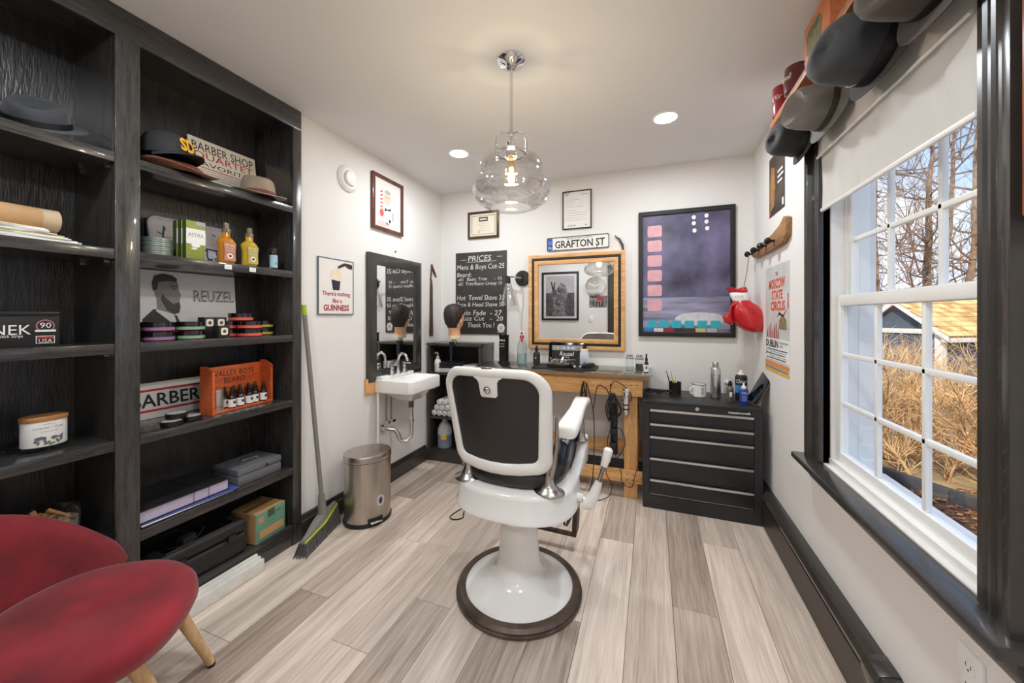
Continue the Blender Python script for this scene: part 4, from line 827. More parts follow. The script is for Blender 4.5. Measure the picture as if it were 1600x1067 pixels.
# ================================================================ work bench
dk = thing('work_bench', 'pine work bench with glass sheet top against the far wall', 'bench', (-.66, 2.72, 0), 0)
RUST = wood('live_edge_board', (96, 66, 40), (176, 132, 84), (3, 26, 26), .5, .5, 1.6)
B().box(-.665, .645, -.025, .386, .842, .872).build('bench_top', RUST, dk, .004); B().box(-.668, .662, -.03, .388, .8725, .8805).build('glass_sheet', glassy('green_glass', (.80, .86, .85), .12, .6), dk, .001)
B().box(-.60, .602, -.004, .022, .722, .842).build('front_apron', PINE, dk, .002)
for x_ in (-.55, .478):
    for y_ in (.030, .30): B().box(x_, x_ + .09, y_, y_ + .04, 0, .842).build('leg', PINEV, dk, .002)
B().box(-.60, .600, .004, .029, .115, .200).build('front_stretcher', PINE, dk, .002); B().box(-.60, .600, .342, .362, .20, .30).build('rear_stretcher', PINE, dk, .002)
for x_ in (.50, .54):
    for z_ in (.135, .175): B().lathe([(.004, 0), (.003, .0015), (0, .002)], 8).map(lambda x, y, z: (x + x_, .004 - z, y + z_)).build('screw', BLACKM, dk)
for x_ in (.53, .565): B().lathe([(.004, 0), (.003, .0015), (0, .002)], 8).map(lambda x, y, z: (x + x_, -.004 - z, y + .80)).build('screw', BLACKM, dk)
ZD = .8808
# items on the bench
t = thing('clipper_spray', 'black upright clipper holder with white lettering at the left of the bench', 'canister', (-1.19, 2.98, ZD), 0)
B().lathe([(.052, 0), (.052, .008), (.042, .014), (.042, .22), (.046, .235), (.05, .24)], 28).build('holder', BLACKG, t); text('WAHL', .018, WPRINT, t, 0, .195, -.043, w=.055)
for i in range(6): flat('dot', ell(.0045, .0045, 8, -.014 + .014*(i % 3), .165 - .022*(i//3)), -.0425, mat('dim_gold', (190, 176, 120), .4), t)
sb_ = thing('spray_bottle', 'clear spray bottle of pale blue water with a red trigger', 'bottle', (-1.03, 2.99, ZD), .3)
CLP = glassy('clear_plastic', (.93, .96, .96), .10, .45, .1)
B().lathe([(.040, .001), (.042, .006), (.042, .085), (0, .085)], 28).build('water', mat('pale_aqua_water', (190, 214, 212), .1, trans=.3), sb_); B().lathe([(.043, .0), (.0435, .15), (.036, .175), (.02, .20), (.016, .22)], 28, cap1=False).build('bottle', CLP, sb_)
B().lathe([(.018, .215), (.018, .238), (0, .238)], 16).build('collar', RED, sb_); B().box(-.018, .018, -.055, .035, .236, .272).build('spray_head', WHITE, sb_, .008); B().tube([(0, -.055, .262), (0, -.078, .262)], .010, 10).build('nozzle', RED, sb_); B().tube([(0, -.045, .24), (0, -.062, .215), (0, -.06, .185)], [.008, .008, .006], 8).build('trigger', RED, sb_)
t = thing('tonic_bottle', 'matt black bottle with a narrow pump neck on the bench', 'bottle', (-.895, 2.97, ZD), 0); B().lathe([(.026, 0), (.029, .003), (.029, .085), (.022, .10), (.010, .108), (.010, .115)], 24).build('bottle', BLACKM, t); B().lathe([(.013, .112), (.013, .132), (.009, .135), (.009, .155), (0, .157)], 16).build('cap', BLACK, t); flat('mark', ell(.006, .008, 10, 0, .055), -.0285, GREYP, t)
t = thing('display_tin', 'upright black display tin printed Reuzel leaning below the pine mirror', 'tin', (-.655, 3.03, ZD), (R(-6), 0, 0))
B().prism(rrect(.31, .185, .02, 4, 0, .0925), 0, .045).build('tin_body', BLACKG, t, .003); flat('face_panel', rect(-.125, .13, .01, .15), -.0002, BLACKM, t); flat('silver_strip', rect(-.125, .13, .118, .158), -.0009, mat('silver_print', (150, 154, 162), .4), t)
for x_, c_ in ((-.075, (206, 184, 60)), (-.025, (214, 214, 216)), (.012, (214, 214, 216)), (.05, (214, 214, 216)), (.095, (196, 96, 66))): flat('strip_mark', ell(.012, .010, 12, x_, .138), -.0018, mat('strip_%d_%d' % c_[:2], c_, .5), t)
text('Reuzel', .034, WPRINT, t, 0, .09, -.001, w=.12, shear=.25); text('PREMIUM', .007, WPRINT, t, .0, .062, -.001, w=.04); text('BARBER PRODUCTS HANDCRAFTED', .006, WPRINT, t, .01, .042, -.001, w=.13)
mt_ = thing('station_mat', 'black rubber station mat on the bench glass', 'mat', (-.625, 2.845, ZD), R(1.5)); B().box(-.24, .24, -.125, .125, 0, .006).build('mat', BLACKM, mt_, .002); B().frame(.48, .25, .008, 0, .004).map(lambda x, y, z: (x, z - .125, .006 + y)).build('raised_edge', BLACKM, mt_)
ZM = ZD + .0102
cg = thing('clip_tray', 'flat brown tray heaped with silver hair clips on the mat', 'tray', (-.675, 2.845, ZM), 0); B().loft([[(x, y, 0) for x, y in rrect(.15, .11, .02, 3)], [(x, y, .022) for x, y in rrect(.19, .14, .025, 3)], [(x, y, .022) for x, y in rrect(.18, .13, .022, 3)], [(x, y, .004) for x, y in rrect(.14, .10, .018, 3)]]).build('tray', mat('brown_leatherette', (92, 80, 70), .5), cg)
random.seed(21); clm = B().box(-.004, .004, -.028, .028, -.0015, .0015).box(-.003, .003, -.028, .02, .003, .006).mesh('hair_clip', CHROME, .0006, seg=1)
for i in range(26):
    o = bpy.data.objects.new('hair_clip', clm); C.objects.link(o); o.location = (-.675 + random.uniform(-.06, .06), 2.845 + random.uniform(-.03, .03), ZM + .022 + random.uniform(0, .03)); o.rotation_euler = (random.uniform(-1, 1), random.uniform(-1, 1), random.random()*6)
    tag(o, 'silver hair clip in the heap on the brown tray', 'hair clip', 'hair clips heaped on the tray')
def clipper(name, label, loc, rz, body, L_=.15):
    t = thing(name, label, 'clipper', loc, rz, 'hair clippers on the mat')
    B().loft([[(x, y, z + .019) for x, z in rrect(a, b, min(a, b)*.4, 3)] for y, a, b in ((-.075, .028, .026), (-.05, .036, .034), (0, .038, .036), (.05, .034, .032), (.07, .038, .028))]).build('body', body, t); B().box(-.022, .022, .07, .09, .010, .026).build('blade', CHROME, t, .001); B().cyl((0, -.074, .019), (0, -.079, .019), .009, n=14).build('end_ring', CHROME, t)
clipper('hair_clipper', 'black hair clipper lying on the mat with its ringed end toward the room', (-.56, 2.815, ZM), .35, BLACK); clipper('hair_trimmer', 'dark metallic trimmer lying at the right end of the mat', (-.455, 2.815, ZM), -.5, mat('dark_steel', (70, 68, 66), .3, .7))
t = thing('powder_bottle', 'white oval powder bottle standing at the right of the mat', 'bottle', (-.487, 2.90, ZM), 0); B().lathe([(.03, 0), (.034, .004), (.036, .06), (.036, .10), (.028, .118)], 24, (0, 0, 0), 1, .7).build('bottle', mat('cool_white_plastic', (206, 212, 220), .35), t); B().lathe([(.03, .117), (.03, .134), (0, .136)], 20, (0, 0, 0), 1, .7).build('cap', CREAM, t); flat('mark', ell(.006, .007, 10, .002, .03), -.0252, INK, t)
for x_, y_, q, hasdark in ((-.15, 2.88, 'left', 0), (-.083, 2.875, 'right', 1)):
    t = thing('acrylic_box', 'small clear acrylic box of combs on the bench end, %s one' % q, 'box', (x_, y_, ZD), 0, 'acrylic boxes'); B().box(-.028, .028, -.028, .028, 0, .085).build('clear_box', CLP, t, .002); 
    B().box(-.024, .024, -.024, .024, .002, .05 if hasdark else .006).build('contents', BLACKM if hasdark else GREYP, t); B().box(-.03, .03, -.03, .03, .0855, .10).build('lid', mat('grey_clear_lid', (150, 148, 146), .2), t, .003)
    for k in range(4): B().cyl((-.016 + .01*k, .005, .100), (-.018 + .012*k, .002, .116), .003, n=6).build('guard', BLACK, t)
dv = dup(d0, (-.034, 2.80, ZD), 0, 'slim dropper bottle with white label at the right end of the bench'); dv.scale = (.9, .9, 1.3); dv['group'] = 'beard oil bottles'
# cords hanging under the bench
def cordthing(name, label, cat, pts, r=.003): return tag(B().tube(pts, r, 6).build(name, CORD, None), label, cat)
def smooth(pts, n=6):
    P = [Vector(p) for p in pts]; P = [P[0]*2 - P[1]] + P + [P[-1]*2 - P[-2]]; o = []
    for i in range(1, len(P) - 2):
        for k in range(n):
            t_ = k/n; a, b, c, d = P[i-1], P[i], P[i+1], P[i+2]
            o.append(.5*((2*b) + (c - a)*t_ + (2*a - 5*b + 4*c - d)*t_**2 + (3*b - a - 3*c + d)*t_**3))
    return o + [P[-2]]
YF = 2.702
def hook(x, z, q): 
    t = thing('cord_hook', 'small black cord hook on the bench apron, ' + q, 'hook', (x, 2.716, z), 0, 'cord hooks'); B().tube([(0, 0, 0), (0, -.02, 0), (0, -.024, .012)], .003, 6).build('hook', BLACK, t); B().lathe([(.008, 0), (.007, .002), (0, .003)], 10).map(lambda x2, y2, z2: (x2, -z2, y2)).build('hook_base', BLACK, t)
hook(-.46, .80, 'left one'); hook(-.27, .79, 'middle one'); hook(-.165, .77, 'right one')
random.seed(8)
def bundle(x, z0, z1, w, n, y=YF):
    pts = []
    for i in range(n):
        a = random.uniform(-w, w); pts += [(x + a*.3, y - random.uniform(0, .012), z0 - random.uniform(0, .01)), (x + a - .01, y - random.uniform(0, .02), (z0 + z1)/2 + random.uniform(-.03, .03)), (x + a*.6, y - random.uniform(0, .015), z1 + random.uniform(0, .06)), (x + a + .02, y - random.uniform(0, .025), (z0 + z1)/2 + random.uniform(-.03, .03))]
    return pts
cordthing('looped_cable', 'looped dark clipper cord hanging on the left bench hook', 'cord', smooth(bundle(-.463, .80, .66, .018, 4) + [(-.44, YF, .80), (-.39, YF - .01, .60), (-.385, YF, .35), (-.40, YF + .02, .10), (-.43, YF - .03, .004)]), .0032)
cordthing('trimmer_cord', 'tangled black cord bundle hanging on the middle bench hook', 'cord', smooth([(-.39, YF, .62), (-.36, YF - .008, .78), (-.30, YF - .008, .77), (-.275, YF - .01, .72)] + bundle(-.255, .74, .52, .045, 9)), .0032)
cordthing('shaver_cord', 'thin black cord arching from the middle hook to the silver clipper', 'cord', smooth([(-.275, YF, .735), (-.265, YF - .01, .80), (-.23, YF - .012, .825), (-.16, YF - .012, .78), (-.13, YF - .01, .73), (-.145, YF - .012, .69), (-.2, YF - .012, .70)]), .0028)
cordthing('charger_cord', 'long loose black cord loop reaching the floor near the bench leg', 'cord', smooth([(-.25, YF, .55), (-.29, YF - .01, .40), (-.27, YF, .25), (-.20, YF - .02, .33), (-.17, YF - .02, .42), (-.22, YF, .50), (-.28, YF - .01, .36), (-.30, YF - .01, .18), (-.26, YF - .015, .10), (-.28, YF - .05, .03), (-.36, YF - .08, .004), (-.42, YF - .06, .004)]), .003)
cordthing('plug_cord', 'black cord wandering down the front of the bench leg', 'cord', smooth([(-.09, YF, .68), (-.075, YF, .5), (-.08, YF, .3), (-.11, YF - .005, .17), (-.13, YF - .005, .10), (-.19, YF - .005, .12), (-.20, YF - .005, .2), (-.25, YF, .34)]), .0025)
ps = thing('power_strip', 'black power strip hanging upright with plugs under the bench', 'power strip', (-.25, 2.735, .30), 0); B().box(-.025, .025, -.015, .015, 0, .36).build('strip', BLACK, ps, .005)
for k in range(3): B().box(-.02, .02, -.045, -.0155, .05 + k*.1, .09 + k*.1).build('plug', BLACKM, ps, .004)
sc2 = thing('silver_clipper', 'chrome hair clipper hanging head up on the right bench hook', 'clipper', (-.165, 2.685, .60), 0); B().loft([[(x, y, z) for x, y in rrect(a, a*.8, a*.3, 3)] for z, a in ((0, .028), (.03, .036), (.06, .034), (.10, .04), (.14, .042), (.155, .036))]).build('body', CHROME, sc2); B().box(-.022, .022, -.008, .008, .155, .18).build('blade', CHROME, sc2, .001)
for z_ in (.035, .065): B().lathe([(.021, z_), (.022, z_ + .004), (.021, z_ + .008)], 16, (0, 0, 0), 1, .85, False, False).build('ring', BLACK, sc2)
# loose cable on the floor left of the chair
cordthing('floor_cable', 'short folded dark cable end lying on the floor left of the barber chair', 'cable', smooth([(-1.18, 2.19, .004), (-1.12, 2.36, .004), (-1.10, 2.34, .006), (-1.15, 2.19, .004), (-1.12, 2.10, .004), (-1.17, 2.06, .004), (-1.20, 2.12, .004), (-1.10, 2.42, .004), (-1.0, 2.55, .004)]), .0035)
# ================================================================ tool chest
tb = thing('tool_chest', 'black steel tool chest with five drawers and silver pull strips', 'tool chest', (.289, 2.655, 0), 0)
TBM = mat('black_powder_coat', (46, 46, 48), .42, .2, var=.06, scale=60, bump=.03)
B().box(-.345, .345, .012, .45, .0, .712).build('chest_body', TBM, tb, .004); B().box(-.345, -.302, 0, .013, 0, .70).box(.302, .345, 0, .013, 0, .70).box(-.302, .302, 0, .013, .665, .70).box(-.302, .302, 0, .013, 0, .088).build('face_frame', TBM, tb)
B().box(-.347, .347, -.002, .452, .70, .716).build('top_pan', TBM, tb, .004)
zt = [.665, .572, .487, .343, .20, .088]
for i in range(5):
    z1, z0 = zt[i] - .002, zt[i + 1] + .004
    dr = B().box(-.300, .300, .003, .012, z0, z1).build('drawer', TBM, tb, .002); B().loft([[(x, y, z) for y, z in ((.003, z1), (.003, z1 - .018), (-.008, z1 - .016), (-.010, z1 - .003), (-.004, z1))] for x in (-.298, .298)]).build('pull_strip', ALU, dr)
    B().box(-.298, .298, -.001, .004, z0 + .002, z0 + .006).build('drawer_lip', NICKEL if i == 4 else TBM, dr)
B().lathe([(.012, 0), (.012, .003), (.008, .006), (0, .006)], 18).map(lambda x, y, z: (x - .015, -z, y + .684)).build('lock', CHROME, tb); text('mastercraft', .014, WPRINT, tb, .22, .680, -.0004, w=.12, bold=.02, shear=.1)
flat('name_plate', rect(.152, .288, .668, .695), .0001, BLACK, tb)
ZT = .7164
t = tag(B().tube(smooth([(math.cos(k*.9)*(.07 - .002*(k % 5)) + .05*math.sin(k*.35), math.sin(k*.9)*.04, .006 + .0016*k + .004*(k % 3)) for k in range(22)]), .004, 6).build('coiled_cable', CORD, None, loc=(.05, 2.86, ZT)), 'coiled black cable heaped at the left of the tool chest top', 'cable')
t = thing('pen_cup', 'dark metal mesh cup holding combs and pens on the tool chest', 'cup', (.159, 2.93, ZT), 0); B().lathe([(.0, .002), (.038, .002), (.040, 0), (.042, .088), (.043, .09), (.040, .088), (.0375, .004), (0, .003)], 28, cap0=False, cap1=False).build('cup', mat('gunmetal', (74, 72, 70), .35, .8, scale=200, var=.3), t)
for (dx, dy, lx, c_, q, r_) in ((-.01, 0, -.05, BLACK, 'black', .004), (.0, -.01, -.028, mat('lime_green', (190, 204, 60), .4), 'lime green', .004), (.012, .0, -.008, WHITE, 'white', .0045), (.008, .012, -.02, WPRINT, 'pale', .004), (-.005, .012, .012, NICKEL, 'grey', .003)):
    o = tag(B().tube([(dx, dy, .006), (dx + lx*.6, dy, .10), (dx + lx, dy, .17)], [r_, r_, r_*.5], 8).build('pen', c_, None, loc=(.159, 2.93, ZT)), '%s pen or comb standing in the dark cup' % q, 'pen', 'pens in the cup')
t = thing('enamel_mug', 'white enamel mug with dark rim and black lettering on the tool chest', 'mug', (.313, 2.92, ZT), 0); B().lathe([(0, .001), (.044, .001), (.046, .003), (.046, .085), (.043, .085), (.043, .006), (0, .005)], 32, cap0=False, cap1=False).build('mug', ENAMEL, t); B().lathe([(.046, .083), (.0475, .0855), (.046, .088), (.043, .0865)], 32, cap0=False, cap1=False).build('rim', BLACKM, t); B().tube([(-.040, -.022, .065), (-.055, -.032, .064), (-.062, -.036, .045), (-.055, -.032, .024), (-.040, -.022, .02)], .0055, 10).build('handle', ENAMEL, t)
o = text('MUG SHOT', .014, INK, t, .018, .045, 0, w=.045, spin=PI/2); 
for v in o.data.vertices: v.co.y = -.046*math.sqrt(max(0, 1 - (v.co.x/.046)**2)) - .001
t = thing('steel_bottle', 'tall brushed aluminium spray bottle on the tool chest', 'bottle', (.414, 2.90, ZT), 0); B().lathe([(.031, 0), (.033, .003), (.033, .20), (.03, .208), (.024, .212)], 28).build('bottle', ALU, t); B().lathe([(.020, .21), (.020, .245), (.018, .248), (0, .248)], 20).build('cap', STEEL, t)
for z_ in (.01, .018, .026, .08, .16): B().lathe([(.0332, z_), (.0338, z_ + .002), (.0332, z_ + .004)], 28, cap0=False, cap1=False).build('ridge', STEEL, t)
t = thing('oil_spray', 'small clear spray bottle with black top and grey label', 'bottle', (.483, 2.79, ZT), 0); B().lathe([(.019, 0), (.021, .003), (.021, .095), (.012, .108)], 20).build('bottle', mat('smoky_plastic', (120, 116, 96), .15, trans=.3), t); B().lathe([(.013, .106), (.013, .124), (.009, .126), (.009, .14), (0, .141)], 16).build('sprayer', BLACK, t); B().lathe([(.0214, .02), (.0214, .085)], 20, cap0=False, cap1=False).build('label_wrap', mat('grey_label', (84, 82, 78), .5), t); flat('mark', rect(-.008, .008, .04, .07), -.0212, CREAM, t)
t = thing('aerosol_can', 'black and blue clipper aerosol can with white cap lettered Oster', 'spray can', (.567, 2.90, ZT), 0); B().lathe([(.034, 0), (.036, .003), (.036, .155), (.03, .165), (.02, .17)], 28).build('can', BLACKM, t); B().lathe([(.0362, .05), (.0362, .10)], 28, cap0=False, cap1=False).build('blue_band', mat('can_blue', (58, 140, 186), .35), t); B().lathe([(.022, .168), (.022, .178), (.012, .18), (.012, .198), (0, .20)], 18).build('cap', WHITE, t)
o = text('Oster', .026, WPRINT, t, -.002, .128, 0, w=.058, shear=.2)
for v in o.data.vertices: v.co.y = -.036*math.sqrt(max(0, 1 - (v.co.x/.036)**2)) - .001
t = thing('oil_bottle', 'small blue clipper oil bottle with white tip in front of the tablet', 'bottle', (.55, 2.735, ZT), 0); B().lathe([(.023, 0), (.025, .003), (.025, .095), (.018, .104)], 22, (0, 0, 0), 1, .7).build('bottle', mat('royal_blue', (44, 62, 150), .35), t); B().lathe([(.014, .103), (.014, .118), (.006, .122), (.004, .14), (0, .141)], 16).build('tip', WHITE, t)
text('WAHL', .012, WPRINT, t, 0, .078, -.0185, w=.032)
for i in range(4): flat('label_line', rect(-.014, .014 - .003*(i % 2), .03 + i*.01, .032 + i*.01), -.0180, mat('pale_blue_line', (190, 196, 224), .5), t)
t = thing('cotton_jar', 'small clear jar of white cotton behind the oil spray', 'jar', (.503, 2.97, ZT), 0); B().lathe([(.026, 0), (.028, .003), (.028, .08), (.02, .088)], 22, cap1=False).build('jar', CLP, t); B().ball((0, 0, .10), .03, .026, .02).build('cotton', TWL, t)
tp = thing('tablet', 'black tablet in a folding case leaning against the right wall on the tool chest', 'tablet', (.615, 2.705, ZT), (R(0), R(28), R(8)))
B().box(-.006, .004, .0, .17, .004, .245).build('case', mat('charcoal_case', (72, 68, 64), .5), tp, .003); B().box(-.010, -.006, .008, .162, .012, .237).build('screen', BLACKG, tp, .001)
B().box(.004, .010, .06, .11, .02, .12).build('stand_flap', BLACKM, tp, .002)
# ================================================================ pendant lamp
pl = thing('pendant_lamp', 'chrome pendant lamp with stepped clear glass shade and glowing filament bulb', 'lamp', (-.598, 1.586, 0), R(20.5))
B().lathe([(.0, ZC - .036), (.022, ZC - .034), (.03, ZC - .026), (.055, ZC - .02), (.066, ZC - .008), (.067, ZC)], 36, cap1=False).build('ceiling_canopy', CHROME, pl)
B().tube([(0, 0, ZC - .03), (0, 0, 2.10)], .0075, 14).build('stem', CHROME, pl)
B().lathe([(.008, 2.125), (.013, 2.12), (.013, 2.105), (.008, 2.10), (.008, 2.085), (.018, 2.078), (.024, 2.065), (.018, 2.054), (.02, 2.045), (.024, 2.03), (.026, 2.017), (.026, 2.0)], 24).build('socket_cup', CHROME, pl)
for q in (-1, 1): B().tube([(q*.006, 0, 2.112), (q*.03, 0, 2.122), (q*.055, 0, 2.112), (q*.068, 0, 2.088), (q*.07, 0, 2.02)], .005, 10).build('fork_arm', CHROME, pl)
gp = [(.066, 2.016), (.10, 2.010), (.128, 1.992), (.14, 1.968), (.138, 1.945), (.1365, 1.92), (.15, 1.903), (.172, 1.884), (.181, 1.86), (.178, 1.835), (.160, 1.805), (.13, 1.785), (.095, 1.770)]
B().lathe(gp + [(r_ - .0025, z_ + .0005) for r_, z_ in reversed(gp)], 56, cap0=False, cap1=False).build('glass_shade', glassy('lamp_glass', (1., 1., 1.), .05, .42, .03), pl, ang=60)
B().lathe([(.060, 2.013), (.068, 2.016), (.070, 2.021), (.062, 2.020)], 36, cap0=False, cap1=False).build('gallery_ring', CHROME, pl)
B().lathe([(.013, 2.0), (.014, 1.985), (.018, 1.965), (.027, 1.935), (.029, 1.915), (.024, 1.895), (.012, 1.882), (0, 1.88)], 24).build('bulb', glassy('amber_bulb', (1., .84, .56), .05, .35), pl)
FIL = emis('filament', (255, 196, 120), 60)
for k in range(5):
    a = 2*PI*k/5; B().cyl((.009*math.cos(a), .009*math.sin(a), 1.90), (.007*math.cos(a + .5), .007*math.sin(a + .5), 1.955), .0022, n=6).build('filament', FIL, pl)
l = bpy.data.lights.new('pendant_bulb', 'POINT'); l.energy = 9; l.color = (1, .98, .95); l.shadow_soft_size = .03
lo = bpy.data.objects.new('pendant_bulb', l); C.objects.link(lo); lo.parent = pl; lo.location = (0, 0, 1.915)
# ================================================================ barber chair (faces +y)
bch = thing('barber_chair', 'vintage white enamel barber chair with black upholstery on a round pedestal base', 'barber chair', (-.585, 1.655, 0), R(-2))
BRN = mat('dark_bronze_ring', (104, 90, 80), .4, .5, var=.25, scale=14); LEAB = mat('black_leather', (40, 37, 36), .42, var=.2, scale=5, bump=.04); SLATE = mat('slate_leather', (46, 56, 72), .25, var=.2, scale=8); BRNL = mat('brown_leather', (96, 82, 74), .4, var=.1, scale=8)
B().lathe([(.0, .0), (.284, 0), (.293, .006), (.293, .014), (.286, .017), (.290, .026), (.278, .038), (.252, .040), (.248, .032)], 72).build('base_ring', BRN, bch)
B().lathe([(.249, .033), (.238, .041), (.20, .052), (.155, .066), (.122, .088), (.105, .12), (.096, .16), (.0905, .22), (.086, .31), (.085, .322), (.0835, .324), (.0835, .328), (.085, .33), (.085, .43)], 64, cap0=False).build('pedestal', ENAMEL, bch)
def dshape(k, ex=0., n=48):
    o = []
    for i in range(n):
        a = 2*PI*i/n; c, s_ = math.cos(a), math.sin(a); p_ = 2.6
        rx, ry = .278*k + ex, (.245 if s_ < 0 else .285)*k + ex
        o.append((math.copysign(abs(c)**(2/p_), c)*rx, math.copysign(abs(s_)**(2/p_), s_)*ry))
    return o
sk_ = [(.55, 0, .430), (.97, 0, .430), (1.0, .004, .436), (1.0, .004, .448), (.985, 0, .456), (.985, 0, .53), (.975, 0, .542), (.93, 0, .550), (.80, 0, .556), (.6, 0, .556)]
B().loft([[(x, y, z) for x, y in dshape(k, e)] for k, e, z in sk_]).build('seat_skirt', ENAMEL, bch, ang=50)
B().loft([[(x*.80, y*.80 + .0, z) for x, y in dshape(k)] for k, z in ((.9, .556), (1.0, .566), (1.03, .585), (1.02, .612), (.92, .628), (.6, .634))]).build('seat_cushion', LEAB, bch, ang=70)
for q in (-1, 1):
    # enamel side wing below the arm and leather side cushion
    B().loft([[(q*x, y, z) for y, z in ((.04, .54), (.275, .54), (.285, .675), (.258, .68), (.17, .60), (.07, .556))] for x in (.226, .272)]).build('side_wing', ENAMEL, bch, .006)
    B().loft([[(q*x, y, z) for y, z in ((-.02, .562), (.24, .562), (.25, .74), (.20, .79), (.06, .77), (-.02, .66))] for x in (.165, .224)]).build('side_cushion', SLATE, bch, .018, seg=3)
    ys = [(-.10, .785, .040, .020), (-.085, .788, .047, .026), (-.03, .797, .048, .027), (.05, .810, .044, .025), (.12, .830, .036, .021), (.19, .850, .036, .019), (.245, .853, .041, .019), (.262, .847, .035, .014)]
    B().loft([[(q*.248 + x, y, z + zz) for x, zz in rrect(w_*2, h_*2, h_*.8, 4)] for y, z, w_, h_ in ys]).build('armrest', ENAMEL, bch, ang=60)
    B().tube([(q*.24, .235, .66), (q*.243, .24, .70), (q*.246, .225, .76), (q*.248, .20, .845)], [.030, .018, .014, .02], 14).build('arm_post', NICKEL, bch)
    B().lathe([(.036, 0), (.036, .006), (.026, .014), (.02, .02)], 24, (q*.24, .235, .655)).build('post_foot', NICKEL, bch)
    B().tube([(q*.235, -.085, .74), (q*.245, -.06, .765), (q*.248, -.03, .795)], [.022, .02, .026], 14).build('arm_pivot', NICKEL, bch)
    # bracket carrying the back
    B().loft([[(q*.19 + x*a, -.145 + y*b, z) for x, y in ell(1, 1, 24)] for z, a, b in ((.548, .068, .052), (.556, .066, .05), (.564, .046, .034), (.59, .024, .02), (.64, .016, .014), (.68, .012, .012))]).build('back_bracket', NICKEL, bch, ang=60)
    B().tube([(q*.200 - .006, -.15, .60), (q*.218 - .006, -.150, .66), (q*.236 - .008, -.150, .74), (q*.242 - .012, -.165, .87)], [.012, .011, .010, .006], 10).build('back_strap', NICKEL, bch)
def backout(wt, wb, h, rt, rb, z0, sag=.0, n=8):
    p = []
    for (cx_, cz_, r_, a0) in ((wt - rt, z0 + h - rt, rt, 0), (-(wt - rt), z0 + h - rt, rt, 90), (-(wb - rb), z0 + rb, rb, 180), (wb - rb, z0 + rb, rb, 270)):
        for i in range(n + 1):
            a = R(a0 + 90*i/n); p.append((cx_ + r_*math.cos(a), cz_ + r_*math.sin(a)))
    # densify and sag bottom / crown top
    q = []
    for i in range(len(p)):
        a, b = p[i], p[(i + 1) % len(p)]
        m = 5 if math.dist(a, b) > .08 else 1
        for k in range(m): q.append((a[0] + (b[0] - a[0])*k/m, a[1] + (b[1] - a[1])*k/m))
    out2 = []
    for x, z in q:
        t_ = (z - z0)/h
        if t_ < .3: z -= sag*(1 - (x/wb)**2)*(1 - t_/.3)
        if t_ > .7: z += .008*(1 - (x/wt)**2)*((t_ - .7)/.3)
        out2.append((x, z))
    return out2
def bend(x, y, z): return (x - .014, -.185 - (z - .63)*.24 + 1.1*x*x + y, z)
OUT = backout(.241, .226, .435, .095, .055, .632, .02); INN = backout(.197, .176, .348, .06, .028, .682, .014)
def off(P, d):  # shrink outline toward its centre by about d
    cx_ = 0; cz_ = .85; return [(x*(1 - d/.22), cz_ + (z - cz_)*(1 - d/.22)) for x, z in P]
rings = [[(x, .0, z) for x, z in off(OUT, .008)], [(x, -.006, z) for x, z in off(OUT, .002)], [(x, -.018, z) for x, z in OUT], [(x, -.030, z) for x, z in off(OUT, .004)], [(x, -.036, z) for x, z in off(OUT, .014)], [(x, -.034, z) for x, z in off(INN, -.006)], [(x, -.028, z) for x, z in INN], [(x, .0, z) for x, z in INN]]
B().loft(rings + [rings[0]], False, False).map(bend).build('back_frame', ENAMEL, bch, ang=60)
def disc(P, y0, y1, n=5, bulge=0.):   # filled outline from nested shrinking rings so that it bends
    rs = [[(x, y0, z) for x, z in P]]
    for i in range(n + 1):
        k = 1 - i/n if i < n else .02; rs.append([(x*k, y1 - bulge*(1 - k*k), .85 + (z - .85)*k) for x, z in P])
    return B().loft(rs, False, True)
disc(off(INN, -.004), -.004, -.024, bulge=.002).map(bend).build('back_panel', LEAB, bch, ang=60)
disc(off(OUT, .012), .0, .022, bulge=-.02).map(bend).build('back_cushion', BRNL, bch, ang=60)
tabp = [(-.062, 1.035), (-.048, 1.028), (-.040, 1.015), (-.037, .965), (-.030, .955), (.030, .955), (.037, .965), (.040, 1.015), (.048, 1.028), (.062, 1.035), (.05, 1.055), (-.05, 1.055)]
B().prism(tabp, -.033, -.02).map(bend).build('headrest_tab', ENAMEL, bch, .002)
B().lathe([(.013, 0), (.0125, .003), (.009, .006), (0, .007)], 20).map(lambda x, y, z: bend(x - .004, -.033 - z, y + .985)).build('bolt', ALU, bch); B().lathe([(.015, 0), (.015, .0015), (.0125, .002)], 20, cap1=False).map(lambda x, y, z: bend(x - .004, -.033 - z, y + .985)).build('bolt_washer', BRN, bch)
B().box(-.022, .022, -.028, -.006, 1.070, 1.0785).map(bend).build('headrest_slot', NICKEL, bch, .001)
# lever on the right side
B().tube([(.225, .02, .475), (.30, .02, .47)], [.022, .018], 16).build('lever_axle', ENAMEL, bch)
B().tube([(.30, .015, .455), (.325, .02, .455), (.345, .03, .49), (.365, .045, .545)], [.030, .033, .024, .016], 16).build('lever_elbow', ENAMEL, bch); B().tube([(.362, .043, .54), (.385, .06, .615)], .009, 12).build('lever_rod', NICKEL, bch); B().tube([(.383, .058, .61), (.392, .065, .64), (.402, .075, .68), (.404, .077, .69)], [.015, .02, .021, .012], 16).build('lever_grip', ENAMEL, bch)
